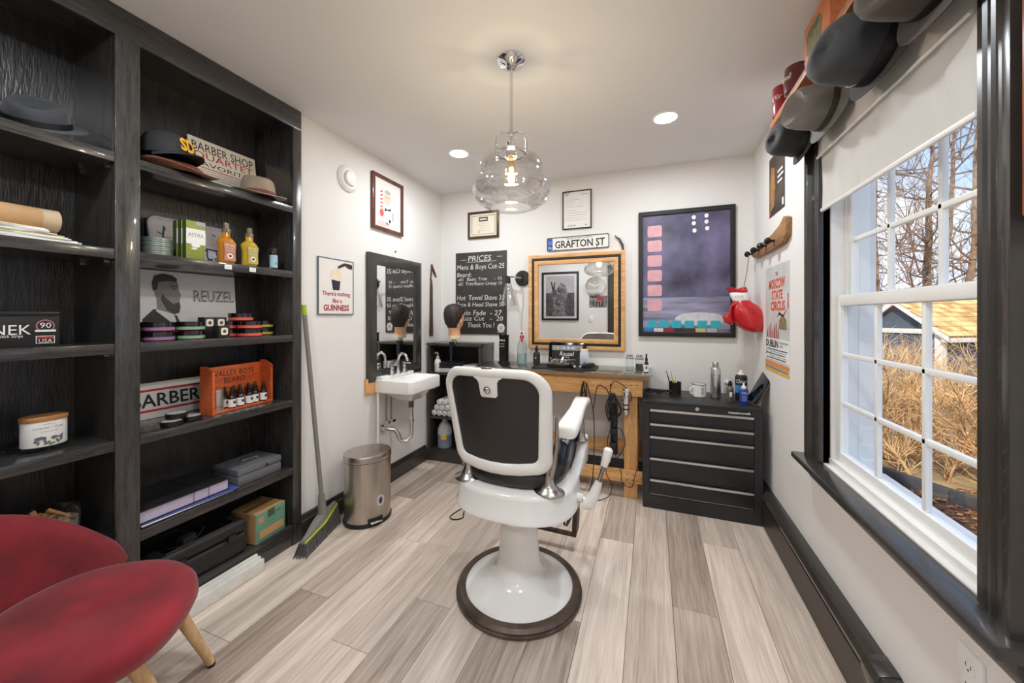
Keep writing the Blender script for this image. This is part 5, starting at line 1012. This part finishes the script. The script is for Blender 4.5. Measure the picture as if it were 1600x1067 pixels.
# cast iron footrest in front
CI = mat('brown_cast_iron', (84, 72, 64), .5, .4, var=.2, scale=30)
for q in (-1, 1): B().tube([(q*.13, .25, .45), (q*.14, .33, .36), (q*.15, .37, .22)], .012, 10).build('footrest_arm', CI, bch)
B().frame(.36, .15, .018, -.008, .008).map(lambda x, y, z: (x, .38 + z*.25 + y, .085 + z + .012*math.cos(x*16))).build('footrest_frame', CI, bch, .002)
for k in range(9): B().prism(ell(.010, .045, 12, -.144 + k*.036, .075), -.004, .004).map(lambda x, y, z: (x + (z - .07)*.35*(-1)**k, .38 + z*.25 + y, .085 + z)).build('footrest_scroll', CI, bch)
for q in (-1, 1): B().loft([[(q*x, y, z) for y, z in ((.37, .075), (.44, .095), (.47, .17), (.45, .255), (.41, .26), (.39, .17))] for x in (.176, .188)]).build('footrest_side', CI, bch, .002)
# ================================================================ red velvet chair
VEL = mat('red_velvet', (134, 20, 34), .8, var=.30, scale=5, sheen=.18, bump=.03)
rc = thing('velvet_chair', 'red velvet scoop-backed chair with light oak legs in the foreground', 'chair', (-1.56, .555, 0), math.atan2(.8, -.6))
# local: faces -y
def seatring(k, z): return [(.262*k*math.copysign(abs(math.cos(a))**.85, math.cos(a)), (.275 if math.sin(a) < 0 else .22)*k*math.copysign(abs(math.sin(a))**.85, math.sin(a)), z - .016*(1 if math.sin(a) < 0 else 0)*(math.sin(a)**2)) for a in [2*PI*j/48 for j in range(48)]]
B().loft([seatring(k, z) for k, z in ((.5, .325), (.82, .328), (.95, .346), (1.0, .376), (.99, .402), (.94, .420), (.8, .432), (.55, .434), (.25, .432), (.03, .431))]).build('seat', VEL, rc, ang=80)
rs = []
N = 40
for i in range(N + 1):
    a = R(-82 + 164*i/N); c, s_ = math.cos(a), math.sin(a)     # a=0 at the rear (+y)
    hgt = .395 + .315*max(0, math.cos(a*1.08))**.8 - .0; edge = min(1, (1 - abs(a)/R(82))*9 + .25)
    prof = []
    r0 = .235; th = .032*edge
    for f_, dr in ((0, 0), (.25, .02), (.5, .035), (.75, .05), (.93, .062)): prof.append((r0 + dr, .37 + (hgt - .37)*f_))
    oute = [(r_ + th, z_) for r_, z_ in prof]; top = [(prof[-1][0] + th*.25, hgt - .004), (prof[-1][0] + th*.5, hgt), (prof[-1][0] + th*.75, hgt - .004)]
    loop = [(r_ - th*.4, z_) for r_, z_ in prof] + top + list(reversed(oute))
    rs.append([(r_*s_*1.02, r_*c*.98, z_) for r_, z_ in loop])
B().loft(rs).build('backrest', VEL, rc, ang=80)
for (tx, ty), (fx, fy) in (((.20, -.11), (.24, -.24)), ((-.02, -.11), (.03, -.235)), ((-.15, .10), (-.20, .16)), ((.15, .10), (.20, .16))):
    lg = B().tube([(tx, ty, .345), (fx, fy, .008)], [.024, .0125], 18).build('leg', OAKLEG, rc)
    B().tube([(fx, fy, .010), (fx, fy, .0)], .0128, 16).build('foot_cap', BLACK, lg)
cordthing('chair_side_cable', 'thin black cable on the floor under the red velvet chair', 'cable', smooth([(-1.80, .50, .004), (-1.81, .66, .004), (-1.79, .75, .004), (-1.76, .84, .004)]), .0035)
# ================================================================ right wall things (front faces -x)
# blind
bl = thing('window_blind', 'white cloth roller blind half drawn over the upper window', 'blind', (.684, 1.54, 0), -Q)
BLM, bt_, bp_ = newmat('blind_cloth'); bp_.inputs['Base Color'].default_value = (.80, .78, .75, 1); bp_.inputs['Roughness'].default_value = .9
tl = nd(bt_, 'ShaderNodeBsdfTranslucent'); tl.inputs['Color'].default_value = (.85, .83, .80, 1); mxs = nd(bt_, 'ShaderNodeMixShader'); mxs.inputs['Fac'].default_value = .35
nzb = nd(bt_, 'ShaderNodeTexNoise'); nzb.inputs['Scale'].default_value = 6; bpb = nd(bt_, 'ShaderNodeBump'); bpb.inputs['Strength'].default_value = .25; bpb.inputs['Distance'].default_value = .01; bt_.links.new(nzb.outputs['Fac'], bpb.inputs['Height']); bt_.links.new(bpb.outputs['Normal'], bp_.inputs['Normal'])
bt_.links.new(bp_.outputs[0], mxs.inputs[1]); bt_.links.new(tl.outputs[0], mxs.inputs[2]); bt_.links.new(mxs.outputs[0], bt_.nodes['Material Output'].inputs['Surface'])
def cloth(y, z0, z1, amp, n, w=.405):
    rings = []
    for th in (0, .0015):
        for j in range(13):
            z = z0 + (z1 - z0)*j/12
            rings.append([(-w + 2*w*i/n, y - th + amp*math.sin(i*1.7 + j*.5)*(1 - j/12*.5) + amp*.6*math.sin(i*.6), z + .004*math.sin(i*.9)*(1 - j/12)) for i in range(n + 1)])
    b = B(); b.loft(rings[:13], False, False, closed=False); b.loft(list(reversed(rings[13:])), False, False, closed=False); return b
cloth(-.004, 1.735, 2.10, .003, 30).build('blind_sheet', BLM, bl); cloth(-.018, 1.955, 2.13, .004, 30, .41).build('valance_sheet', BLM, bl)
B().tube([(-.41, -.02, 1.956), (.41, -.02, 1.956)], .005, 8).build('valance_hem', WHITE, bl); B().box(-.405, .405, -.012, .0, 1.722, 1.738).build('hem_bar', WHITE, bl, .004); B().tube([(-.41, 0, 2.09), (.41, 0, 2.09)], .016, 14).build('roller', WHITE, bl)
# shelf with hats
hs = thing('hat_shelf', 'brown pine wall shelf with pegs above the window carrying cups and a box', 'shelf', (XR, 1.55, 2.20), -Q)
B().box(-.628, .70, -.137, 0, 0, .032).build('shelf_board', CEDAR, hs, .004); B().box(-.60, .66, -.055, -.036, -.10, -.001).build('peg_board', CEDAR, hs, .002)
for x_ in (-.48, -.24, .08, .30): B().tube([(x_, -.05, -.07), (x_, -.10, -.062)], [.010, .008], 10).build('peg', CEDAR, hs)
def wallhat(label, y, z, m, band, tilt=0., rz=0., **k):
    t = thing('felt_hat', label, 'hat', (.628, y, z), (0, R(-90 + tilt), rz), 'hats hanging under the shelf'); hat_mesh(t, m, band, **k)
wallhat('black felt hat with braided band, leftmost of those hanging under the shelf', 2.0, 2.075, DARKF, mat('braided_black_band', (30, 30, 32), .5, var=.4, scale=120), 4, .05, rx=.078, ry=.085, h=.115, brim=.035, curl=.012, pinch=.3, bandh=.03, dimple=.006)
wallhat('mid grey creased felt hat, second from the left under the shelf', 1.755, 2.08, GREYF, mat('grey_cord_band', (74, 70, 66), .6, var=.3, scale=120), 6, .1, rx=.08, ry=.09, h=.12, brim=.045, curl=.015, pinch=.45, dimple=.03)
wallhat('dark charcoal felt hat with broad ribbon, third from the left under the shelf', 1.41, 2.075, CHAR, BBAND, 6, .1, rx=.095, ry=.108, h=.14, brim=.04, curl=.018, pinch=.1, bandh=.035, dimple=.004)
wallhat('dark brown felt hat at the top right edge above the window', 1.165, 2.08, felt('dark_brown_felt', (70, 62, 56)), BBAND, 6, .1, rx=.082, ry=.095, h=.12, brim=.05, curl=.015, pinch=.3)
t = thing('tobacco_can', 'red tin can with white lettering at the left end of the hat shelf', 'can', (.582, 2.115, 2.2325), -Q + .35)
B().lathe([(.036, 0), (.037, .002), (.037, .135), (.035, .138)], 28).build('can', mat('can_red', (160, 36, 44), .3, coat=.3), t); B().lathe([(.034, .137), (.034, .142), (0, .142)], 28).build('lid', ALU, t)
o = text('Old Vir', .024, WPRINT, t, 0, .085, 0, w=.062)
for v in o.data.vertices: v.co.y = -.037*math.sqrt(max(0, 1 - (v.co.x/.037)**2)) - .001
t = thing('maroon_mug', 'maroon mug with white handle and white script on the hat shelf', 'mug', (.588, 1.93, 2.2325), -Q + .35)
MAR = mat('maroon_glaze', (96, 32, 36), .2, coat=.4); B().lathe([(.036, 0), (.047, .012), (.05, .06), (.046, .115), (.044, .118), (.042, .115), (.044, .02), (0, .014)], 32, cap1=False).build('mug', MAR, t); B().tube([(.045, 0, .10), (.07, 0, .105), (.085, 0, .075), (.07, 0, .035), (.045, 0, .03)], .008, 10).build('handle', WHITE, t)
o = text('Carroll', .024, WPRINT, t, -.005, .07, 0, w=.06, shear=.3)
for v in o.data.vertices: v.co.y = -.05*math.sqrt(max(0, 1 - (v.co.x/.05)**2)) - .0015
t = thing('cigar_box', 'orange wooden cigar box with green label standing on the hat shelf', 'box', (.562, 1.66, 2.2325), -Q)
ORB = wood('orange_cigar_box', (176, 92, 48), (206, 124, 72), (3, 26, 26), .45, .1, 1.2); B().box(-.11, .11, 0, .06, 0, .165).build('box', ORB, t, .002); flat('label', rrect(.13, .10, .03, 4, -.02, .085), -.0002, mat('green_gold_label', (116, 112, 60), .5, var=.4, scale=60), t); text('CREMAS', .02, mat('dark_green_ink', (54, 74, 44), .5), t, -.02, .115, -.0012, w=.10)
t = thing('white_jug', 'white china jug on the hat shelf behind the maroon mug', 'jug', (.625, 1.82, 2.2325), 0); B().lathe([(.03, 0), (.042, .02), (.04, .08), (.03, .12), (.034, .135), (.03, .132), (.026, .115), (.036, .06), (0, .02)], 28, cap1=False).build('jug', PORC, t)
# dark paper poster
t = sheet('promo_poster', 'dark brown photographic poster curling from the wall above the coat rail', 'poster', (XR, 2.585, 1.885), -Q, .285, .36, .0015, mat('poster_brown', (78, 62, 48), .45, var=.5, scale=9))
flat('figure', [(-.12, .03), (-.05, .05), (-.02, .16), (-.04, .28), (-.1, .30), (-.125, .18)], -.0015, mat('poster_tan', (176, 122, 66), .5, var=.3, scale=20), t)
for i, w_ in enumerate((.09, .10, .08)): flat('slogan', rect(.02, .02 + w_, .225 - i*.03, .237 - i*.03), -.0015, WPRINT, t)
flat('badge', rect(.10, .125, .02, .06), -.0015, WPRINT, t); flat('corner_mark', rect(-.135, -.11, .01, .04), -.0015, mat('rust_mark', (150, 84, 50), .5), t)
# coat rail
cr_ = thing('coat_rail', 'rough wooden coat rail with four black knobs on the right wall', 'coat rail', (XR, 2.68, 1.70), -Q)
B().prism([(-.36, .0), (-.30, -.022), (.05, -.028), (.28, -.024), (.345, .01), (.35, .10), (.31, .115), (.24, .085), (.1, .06), (-.2, .045), (-.355, .04)], -.028, 0).build('rail_board', wood('driftwood', (104, 70, 42), (178, 132, 88), (3, 26, 26), .6, .4, 1.5), cr_, .004)
for x_ in (-.325, -.16, .0, .16):
    kb2 = B().tube([(x_, -.028, .012), (x_, -.05, .012)], .008, 10).build('knob_stem', BLACK, cr_); B().ball((x_, -.062, .012), .021, .018, .021, 16, 10).build('knob', BLACKG, kb2)
# boxing glove
bg_ = thing('boxing_glove', 'red leather boxing glove with white cuff hanging from the coat rail', 'boxing glove', (.605, 2.93, 1.17), R(-15))
REDL = mat('red_glove_leather', (196, 30, 34), .28, var=.08, scale=6, coat=.3)
rings = []
for z, rx, ry, cx_ in ((.0, .012, .012, .05), (.012, .06, .05, .045), (.045, .088, .068, .03), (.09, .10, .074, .012), (.14, .098, .072, -.004), (.18, .082, .064, -.016), (.205, .058, .05, -.025), (.222, .05, .045, -.03)): rings.append([(cx_ + rx*math.cos(2*PI*j/28), ry*math.sin(2*PI*j/28), z) for j in range(28)])
B().loft(rings).build('mitt', REDL, bg_, ang=80); B().loft([[(c_[0] + r_*math.cos(2*PI*j/16)*n_[0], c_[1] + r_*math.sin(2*PI*j/16), c_[2] + r_*math.cos(2*PI*j/16)*n_[1]) for j in range(16)] for c_, r_, n_ in (((-.04, -.02, .20), .026, (.6, .8)), ((-.085, -.035, .165), .034, (.3, .95)), ((-.11, -.045, .115), .036, (.9, .2)), ((-.10, -.05, .07), .028, (1, 0)), ((-.085, -.05, .05), .01, (1, 0)))]).build('thumb', REDL, bg_, ang=80)
rings = []
for z, rx, ry, cx_ in ((.212, .05, .046, -.03), (.222, .054, .05, -.032), (.265, .056, .05, -.045), (.272, .052, .046, -.046)): rings.append([(cx_ + rx*math.cos(2*PI*j/28), ry*math.sin(2*PI*j/28), z) for j in range(28)])
B().loft(rings).build('cuff', WHITE, bg_, ang=60); text('TITLE', .014, GREYP, bg_, -.04, .243, -.052, w=.05)
rings = []
for z, rx, ry, cx_ in ((.268, .05, .046, -.046), (.285, .058, .052, -.05), (.30, .062, .05, -.06), (.292, .05, .042, -.055), (.275, .03, .03, -.05)): rings.append([(cx_ + rx*math.cos(2*PI*j/28), ry*math.sin(2*PI*j/28), z + .012*math.sin(2*PI*j/28*2)) for j in range(28)])
B().loft(rings).build('cuff_lining', REDL, bg_, ang=60); B().tube([(-.02, .0, .285), (.0, .04, .42), (.01, .065, .54)], .003, 6).build('lace', mat('tan_lace', (150, 130, 96), .7), bg_)
for k in range(4): B().tube([(.085 - .012*k, -.045 - .012*k, .075 + k*.028), (.06 - .012*k, -.066, .082 + k*.028)], .0022, 6).build('stitch_seam', DKRED, bg_)
# circus poster
t = sheet('circus_poster', 'pale circus poster lettered MOSCOW STATE CIRCUS and DUBLIN beside the window', 'poster', (XR, 2.585, .945), -Q, .44, .635, .0015, mat('poster_pale_grey', (206, 208, 206), .4, var=.1, scale=6))
ORG = mat('orange_red_ink', (222, 84, 40), .5); YLO = mat('poster_yellow', (226, 178, 60), .5); KHA = mat('poster_khaki', (150, 130, 90), .5, var=.3, scale=40)
text('THE', .022, ORG, t, -.0, .583, -.0015, w=.05, bold=.03); text('MOSCOW', .055, ORG, t, .0, .527, -.0015, w=.30, bold=.04); text('STATE', .05, ORG, t, .01, .46, -.0015, w=.20, bold=.04); text('CIRCUS', .052, ORG, t, .02, .395, -.0015, w=.26, bold=.04)
for i in range(7): flat('performer', [(-.19 + i*.035, .205), (-.17 + i*.035, .205), (-.172 + i*.035, .24 + .02*(i % 3)), (-.18 + i*.035, .262 + .02*(i % 3)), (-.188 + i*.035, .24 + .02*(i % 3))], -.0015, RED if i % 2 else mat('poster_dk_red', (130, 40, 40), .5), t)
flat('big_top', [(.04, .26), (.18, .26), (.17, .31), (.11, .35), (.05, .31)], -.0015, KHA, t); flat('acrobat', [(.02, .33), (.05, .36), (.12, .34), (.19, .38), (.12, .33), (.05, .345)], -.0025, INK, t); flat('red_figure', rect(.19, .205, .38, .46), -.0015, RED, t)
flat('white_band', rect(-.22, .22, .075, .20), -.0015, WPRINT, t); text('DUBLIN', .042, INK, t, -.085, .172, -.0028, w=.24, bold=.03); text('BOOTERSTOWN\nVENUE', .014, INK, t, .13, .172, -.0028, w=.14)
for i in range(5): flat('text_line', rect(-.19 + .07*(i % 2), .19 - .02*(i % 3), .135 - i*.013, .140 - i*.013), -.0028, GREYP if i % 2 else INK, t)
for x_ in (-.19, -.12): text('1' if x_ < -.15 else '2', .03, INK, t, x_, .115, -.003, w=.014)
flat('orange_band', rect(-.22, .22, .035, .062), -.0015, mat('poster_orange', (226, 136, 60), .5), t); flat('yellow_band', rect(-.22, .22, .0, .018), -.0015, YLO, t); flat('dark_band', rect(-.22, .2, .02, .03), -.0015, mat('poster_grey2', (120, 116, 110), .5), t)
# outlet and picture at the right edge
t = thing('wall_outlet', 'white double power outlet on the wall below the window', 'outlet', (XR, 1.165, .395), -Q); B().box(-.036, .036, -.006, 0, 0, .118).build('cover_plate', WHITE, t, .002)
for z_ in (.036, .082):
    f_ = B().prism(rrect(.034, .030, .012, 4, 0, z_), -.008, -.005).build('socket_face', WHITE, t); 
    for x_ in (-.007, .007): B().box(x_ - .001, x_ + .001, -.0083, -.007, z_ - .002, z_ + .007).build('slot', INK, f_)
    B().lathe([(.0025, 0), (.0025, .0003)], 8).map(lambda x, y, z: (x, -.0081 - z, y + z_ - .008)).build('slot', INK, f_)
t, yy = picture('framed_picture', 'reddish wooden picture frame at the right edge beside the window casing', 'picture', (XR, .72, 1.47), -Q, .56, .68, .045, .03, mat('cherry_frame', (160, 84, 44), .35, var=.15, scale=12), CREAM)
# ================================================================ rear wall seen in the mirror (front faces +y)
t, yy = picture('framed_photograph', 'black framed monochrome photograph of two people on the rear wall, seen in the mirror', 'picture', (-1.51, YD, 1.21), PI, .66, .85, .035, .025, BLACKM, mat('photo_mount', (214, 210, 208), .5))
flat('sky_print', rect(-.255, .255, .42, .78), yy - .0002, mat('photo_pale', (176, 170, 174), .5, var=.1, scale=4), t); flat('field_print', rect(-.255, .255, .07, .48), yy - .0008, mat('photo_dark', (88, 80, 86), .5, var=.3, scale=14), t); flat('figures_print', [(-.12, .08), (.14, .08), (.12, .3), (.16, .5), (.05, .56), (-.02, .66), (-.1, .6), (-.14, .45), (-.08, .3)], yy - .0018, mat('photo_mid', (128, 120, 124), .5, var=.5, scale=26), t); flat('hand_print', [(.13, .5), (.17, .68), (.15, .68), (.12, .58), (.10, .68), (.085, .66), (.1, .52)], yy - .0018, mat('photo_ink', (54, 50, 54), .5), t)
ck = thing('wall_clock', 'round dark-faced wall clock on the rear wall, seen in the mirror', 'clock', (-.90, YD, 1.79), PI); B().lathe([(.165, 0), (.17, .02), (.165, .035), (.15, .035), (.148, .02)], 48).map(lambda x, y, z: (x, -z, y)).build('case', CHROME, ck); B().lathe([(.149, .012), (.149, .016), (0, .016)], 48).map(lambda x, y, z: (x, -z, y)).build('dial', mat('clock_dial', (56, 52, 50), .5, var=.3, scale=20), ck)
for k in range(12): 
    a = 2*PI*k/12; B().box(-.006, .006, -.019, -.015, .11, .138).map(lambda x, y, z: (x*math.cos(a) + z*math.sin(a), y, -x*math.sin(a) + z*math.cos(a))).build('hour_mark', WPRINT, ck)
for a, ln, w_ in ((R(300), .07, .006), (R(60), .11, .004)): B().box(-w_, w_, -.022, -.019, -.01, ln).map(lambda x, y, z: (x*math.cos(a) + z*math.sin(a), y, -x*math.sin(a) + z*math.cos(a))).build('clock_hand', WPRINT, ck)
t = sheet('small_photo', 'small unframed colour photo on the rear wall below the clock', 'photo', (-.85, YD, 1.43), PI, .30, .20, .003, mat('photo_grey_mid', (136, 130, 128), .5, var=.4, scale=18)); flat('red_patch', rect(-.1, .02, .12, .17), -.003, RED, t)
for k in range(4): flat('figure', rect(-.08 + k*.05, -.06 + k*.05, .02, .10), -.003, INK, t)
t = thing('light_switch', 'white switch plate on the rear wall, seen in the mirror', 'switch', (-.97, YD, 1.18), PI); B().box(-.036, .036, -.006, 0, 0, .118).build('cover_plate', WHITE, t, .002); B().box(-.008, .008, -.012, -.006, .045, .072).build('toggle', WHITE, t, .001)
# ================================================================ outside
GZ = -.42
gr = struct('ground', B().add([(.85, -6, GZ), (40, -6, GZ), (40, 50, GZ), (.85, 50, GZ)], [(0, 1, 2, 3)]).add([(-30, 3.3, GZ), (.85, 3.3, GZ), (.85, 50, GZ), (-30, 50, GZ)], [(0, 1, 2, 3)]), mat('dry_lawn', (178, 152, 110), .9, var=.3, scale=4, bump=.4), smooth=False)
struct('house_wall_outside', B().box(.80, .84, YR, WY0 - .08, GZ, .6).box(.80, .84, WY1 + .08, YB + .2, GZ, 2.6).box(.80, .84, WY0 - .08, WY1 + .08, GZ, .59), mat('white_siding', (222, 220, 214), .6))
# mulch bed and timber edge
mb = B(); random.seed(31)
for i in range(2600):
    a, b2 = random.random(), random.random(); x_, y_ = 1.2 + 1.9*a, 2.6 + 2.3*b2
    s_ = random.uniform(.012, .035); an = random.random()*6; z_ = GZ + random.uniform(.005, .05)
    p_ = [(x_ + s_*math.cos(an + k), y_ + s_*.5*math.sin(an + k), z_ + random.uniform(-.008, .012)) for k in (0, 1.6, 3.1, 4.7)]
    mb.add(p_, [(0, 1, 2), (0, 2, 3)])
o = mb.build('leaf_mulch', mat('leaf_litter', (158, 102, 62), .9, var=.45, scale=9), None, smooth=False); tag(o, 'brown leaf mulch in the bed outside the window', 'mulch', kind='stuff')
bs = struct('ground_bed', B().add([(.86, 2.2, GZ + .004), (3.2, 2.2, GZ + .004), (2.75, 4.3, GZ + .004), (2.2, 5.0, GZ + .004), (.86, 5.0, GZ + .004)], [(0, 1, 2, 3, 4)]), mat('dark_soil', (86, 60, 44), .95, var=.3, scale=10), smooth=False)
e_ = thing('bed_edging', 'dark grey timber edging of the leaf bed outside the window', 'edging', (2.35, 4.84, GZ), math.atan2(-.44, .30)); 
for k in range(2): B().box(-1.0 + k*1.35, .345 + k*1.35, -.04, .04, 0, .13).build('timber', mat('grey_timber', (72, 70, 70), .8, var=.15, scale=10), e_, .006)
# bare hedge
random.seed(17)
hg = thing('bare_hedge', 'bare tan twiggy hedge filling the lower half of the window view', 'hedge', (2.95, 5.4, GZ))
TW = mat('tan_twig', (222, 180, 126), .8, var=.3, scale=4); TWD = mat('dark_twig', (150, 112, 76), .8, var=.3, scale=6)
tw = B(); fine = B()
def rv(s_): return Vector((random.uniform(-s_, s_), random.uniform(-s_, s_), random.uniform(-s_*.5, s_)))
for i in range(110):
    bx, by = random.uniform(-1.2, 2.2), random.uniform(-.5, 1.3)
    p = Vector((bx, by - bx*.35, 0)); d = Vector((random.uniform(-.5, .5), random.uniform(-.5, .5), 1)).normalized(); pts = [p.copy()]
    H_ = random.uniform(1.0, 1.35)
    for k in range(6):
        p = p + d*H_/6; d = (d + rv(.35)).normalized(); pts.append(p.copy())
    r0 = random.uniform(.009, .018)
    B().tube(pts, [r0*(1 - .12*k) for k in range(7)], 5).build('stem', TWD if i % 3 == 0 else TW, hg)
    for k in range(1, 7):
        for q in range(9):
            b_ = pts[k] + (pts[k - 1] - pts[k])*random.random(); dd = (d + rv(1.3)).normalized(); L_ = random.uniform(.15, .42)
            m_ = b_ + dd*L_*.5 + rv(.03); e2 = b_ + dd*L_ + rv(.06) + Vector((0, 0, .05))
            fine.tube([b_, m_, e2], [.0042, .003, .0014], 3, cap=False)
            for w_ in range(2):
                f_ = m_.lerp(e2, random.random()); g_ = f_ + (dd + rv(1.0)).normalized()*random.uniform(.08, .2); fine.tube([f_, g_], [.0022, .001], 3, cap=False)
o = fine.build('twigs', TW, hg, smooth=False); o['kind'] = 'stuff'
# garden shed
sh = thing('garden_shed', 'dark grey garden pavilion with white trim and cedar shingle roof outside the window', 'shed', (4.03, 8.45, GZ), R(-58))
SHW = mat('slate_board', (84, 90, 98), .7, var=.06, scale=3); TRM = mat('shed_white_trim', (226, 220, 208), .6); SHN = wood('cedar_shingle', (190, 148, 86), (236, 200, 134), (20, 3, 20), .8, .3, 1.2, .5)
HW, EV, RG, LN = .58, 1.46, 1.96, 3.2
for k in range(8): B().box(-HW + k*HW/4, -HW + (k + 1)*HW/4 - .004, 0, .03, 0, EV).build('wall_board', SHW, sh, .004)
B().prism([(-HW, EV), (HW, EV), (0, RG - .04)], 0, .03).build('gable_panel', SHW, sh); B().box(-HW, HW, -.03, .0, EV - .05, EV + .03).build('tie_beam', TRM, sh, .003)
for q in (-1, 1): B().loft([[(q*x, y, z) for x, z in ((0, RG + .03), (HW + .14, EV - .07), (HW + .14, EV - .16), (0, RG - .06))] for y in (-.12, -.08)]).build('barge_board', TRM, sh)
for q in (-1, 1): B().box(q*(HW - .02) - .05, q*(HW - .02) + .05, -.05, .05, 0, EV).build('corner_post', TRM, sh, .004)
for k in range(10): B().box(HW - .02, HW, .06 + k*.31, .366 + k*.31, 0, EV).build('side_board', SHW, sh, .004)
for k in (1.2, 2.4): B().box(HW - .03, HW + .05, k, k + .1, 0, EV - .06).build('side_post', TRM, sh, .004)
B().box(HW + .04, HW + .14, -.1, LN + .1, EV - .17, EV - .08).build('eave_board', TRM, sh, .003); B().box(-HW, HW, LN - .05, LN, 0, EV).build('rear_wall', SHW, sh)
RX, RD = HW + .14, RG + .03 - (EV - .07); sl = math.atan2(RD, RX)
for q in (-1, 1): B().loft([[(q*x, y, z) for x, z in ((0, RG + .03), (RX, EV - .07), (RX, EV - .09), (0, RG + .01))] for y in (-.1, LN + .1)]).build('roof_deck', SHN, sh)
shb = B().box(-.078, .078, -.085, .085, -.007, .007).mesh('shingle', SHN)
for r_ in range(8):
    for c_ in range(21):
        o = bpy.data.objects.new('shingle', shb); C.objects.link(o); o.parent = sh; t_ = (r_ + .5)/8
        o.location = (RX*(1 - t_), -.05 + c_*.16 + (.08 if r_ % 2 else 0), EV - .07 + RD*t_ + .014)
        o.rotation_euler = (Matrix.Rotation(sl - .08, 3, 'Y') @ Matrix.Rotation(PI/2, 3, 'Z')).to_euler()
# trees
BARK = mat('grey_brown_bark', (150, 124, 100), .9, var=.3, scale=8, bump=.5)
def tree(x, y, h, r0, label, seed, lean=(0, 0)):
    random.seed(seed); t = thing('bare_tree', label, 'tree', (x, y, GZ), 0, 'bare trees beyond the shed'); br_ = B()
    pts = []; p = Vector((0, 0, 0))
    for k in range(11): pts.append(Vector((lean[0]*k/10 + random.uniform(-.06, .06), lean[1]*k/10 + random.uniform(-.06, .06), h*k/10)))
    B().tube(pts, [r0*(1 - .08*k) for k in range(11)], 10).build('trunk', BARK, t)
    def branch(p, d, L_, r_, lv):
        q = [p]; dd = d.copy()
        for k in range(4):
            dd = (dd + Vector((random.uniform(-.35, .35), random.uniform(-.35, .35), random.uniform(-.1, .3)))).normalized(); q.append(q[-1] + dd*L_/4)
        br_.tube(q, [r_, r_*.8, r_*.6, r_*.45, r_*.25], 5 if lv < 2 else 3, cap=False)
        if lv < 3:
            for k in range(4 if lv < 2 else 3):
                i = random.randint(1, 4); nd_ = (dd + Vector((random.uniform(-1, 1), random.uniform(-1, 1), random.uniform(-.3, .7)))).normalized(); branch(q[i], nd_, L_*random.uniform(.4, .65), r_*.5, lv + 1)
    for k in range(26):
        i = random.randint(2, 9); a = random.random()*6.28
        branch(pts[i].lerp(pts[i + 1], random.random()), Vector((math.cos(a), math.sin(a), random.uniform(-.05, .6))).normalized(), random.uniform(1.4, 3.0), r0*random.uniform(.16, .34), 0)
    br_.build('branches', BARK, t, smooth=False)
tree(7.48, 14.5, 8.0, .125, 'bare tree whose thick trunk stands in the middle of the window view', 2, (.2, 0)); tree(8.3, 15.5, 8.6, .11, 'bare tree just right of the middle trunk in the window view', 3, (.5, 0)); tree(8.15, 14.2, 7.5, .11, 'bare leaning tree at the right of the window view', 5, (.5, .2)); tree(7.3, 15.4, 7.5, .07, 'thin bare tree left of the middle trunk in the window view', 6, (-.2, 0)); tree(6.15, 14.0, 7.0, .06, 'thin bare tree at the far left of the window view', 8, (.1, 0))
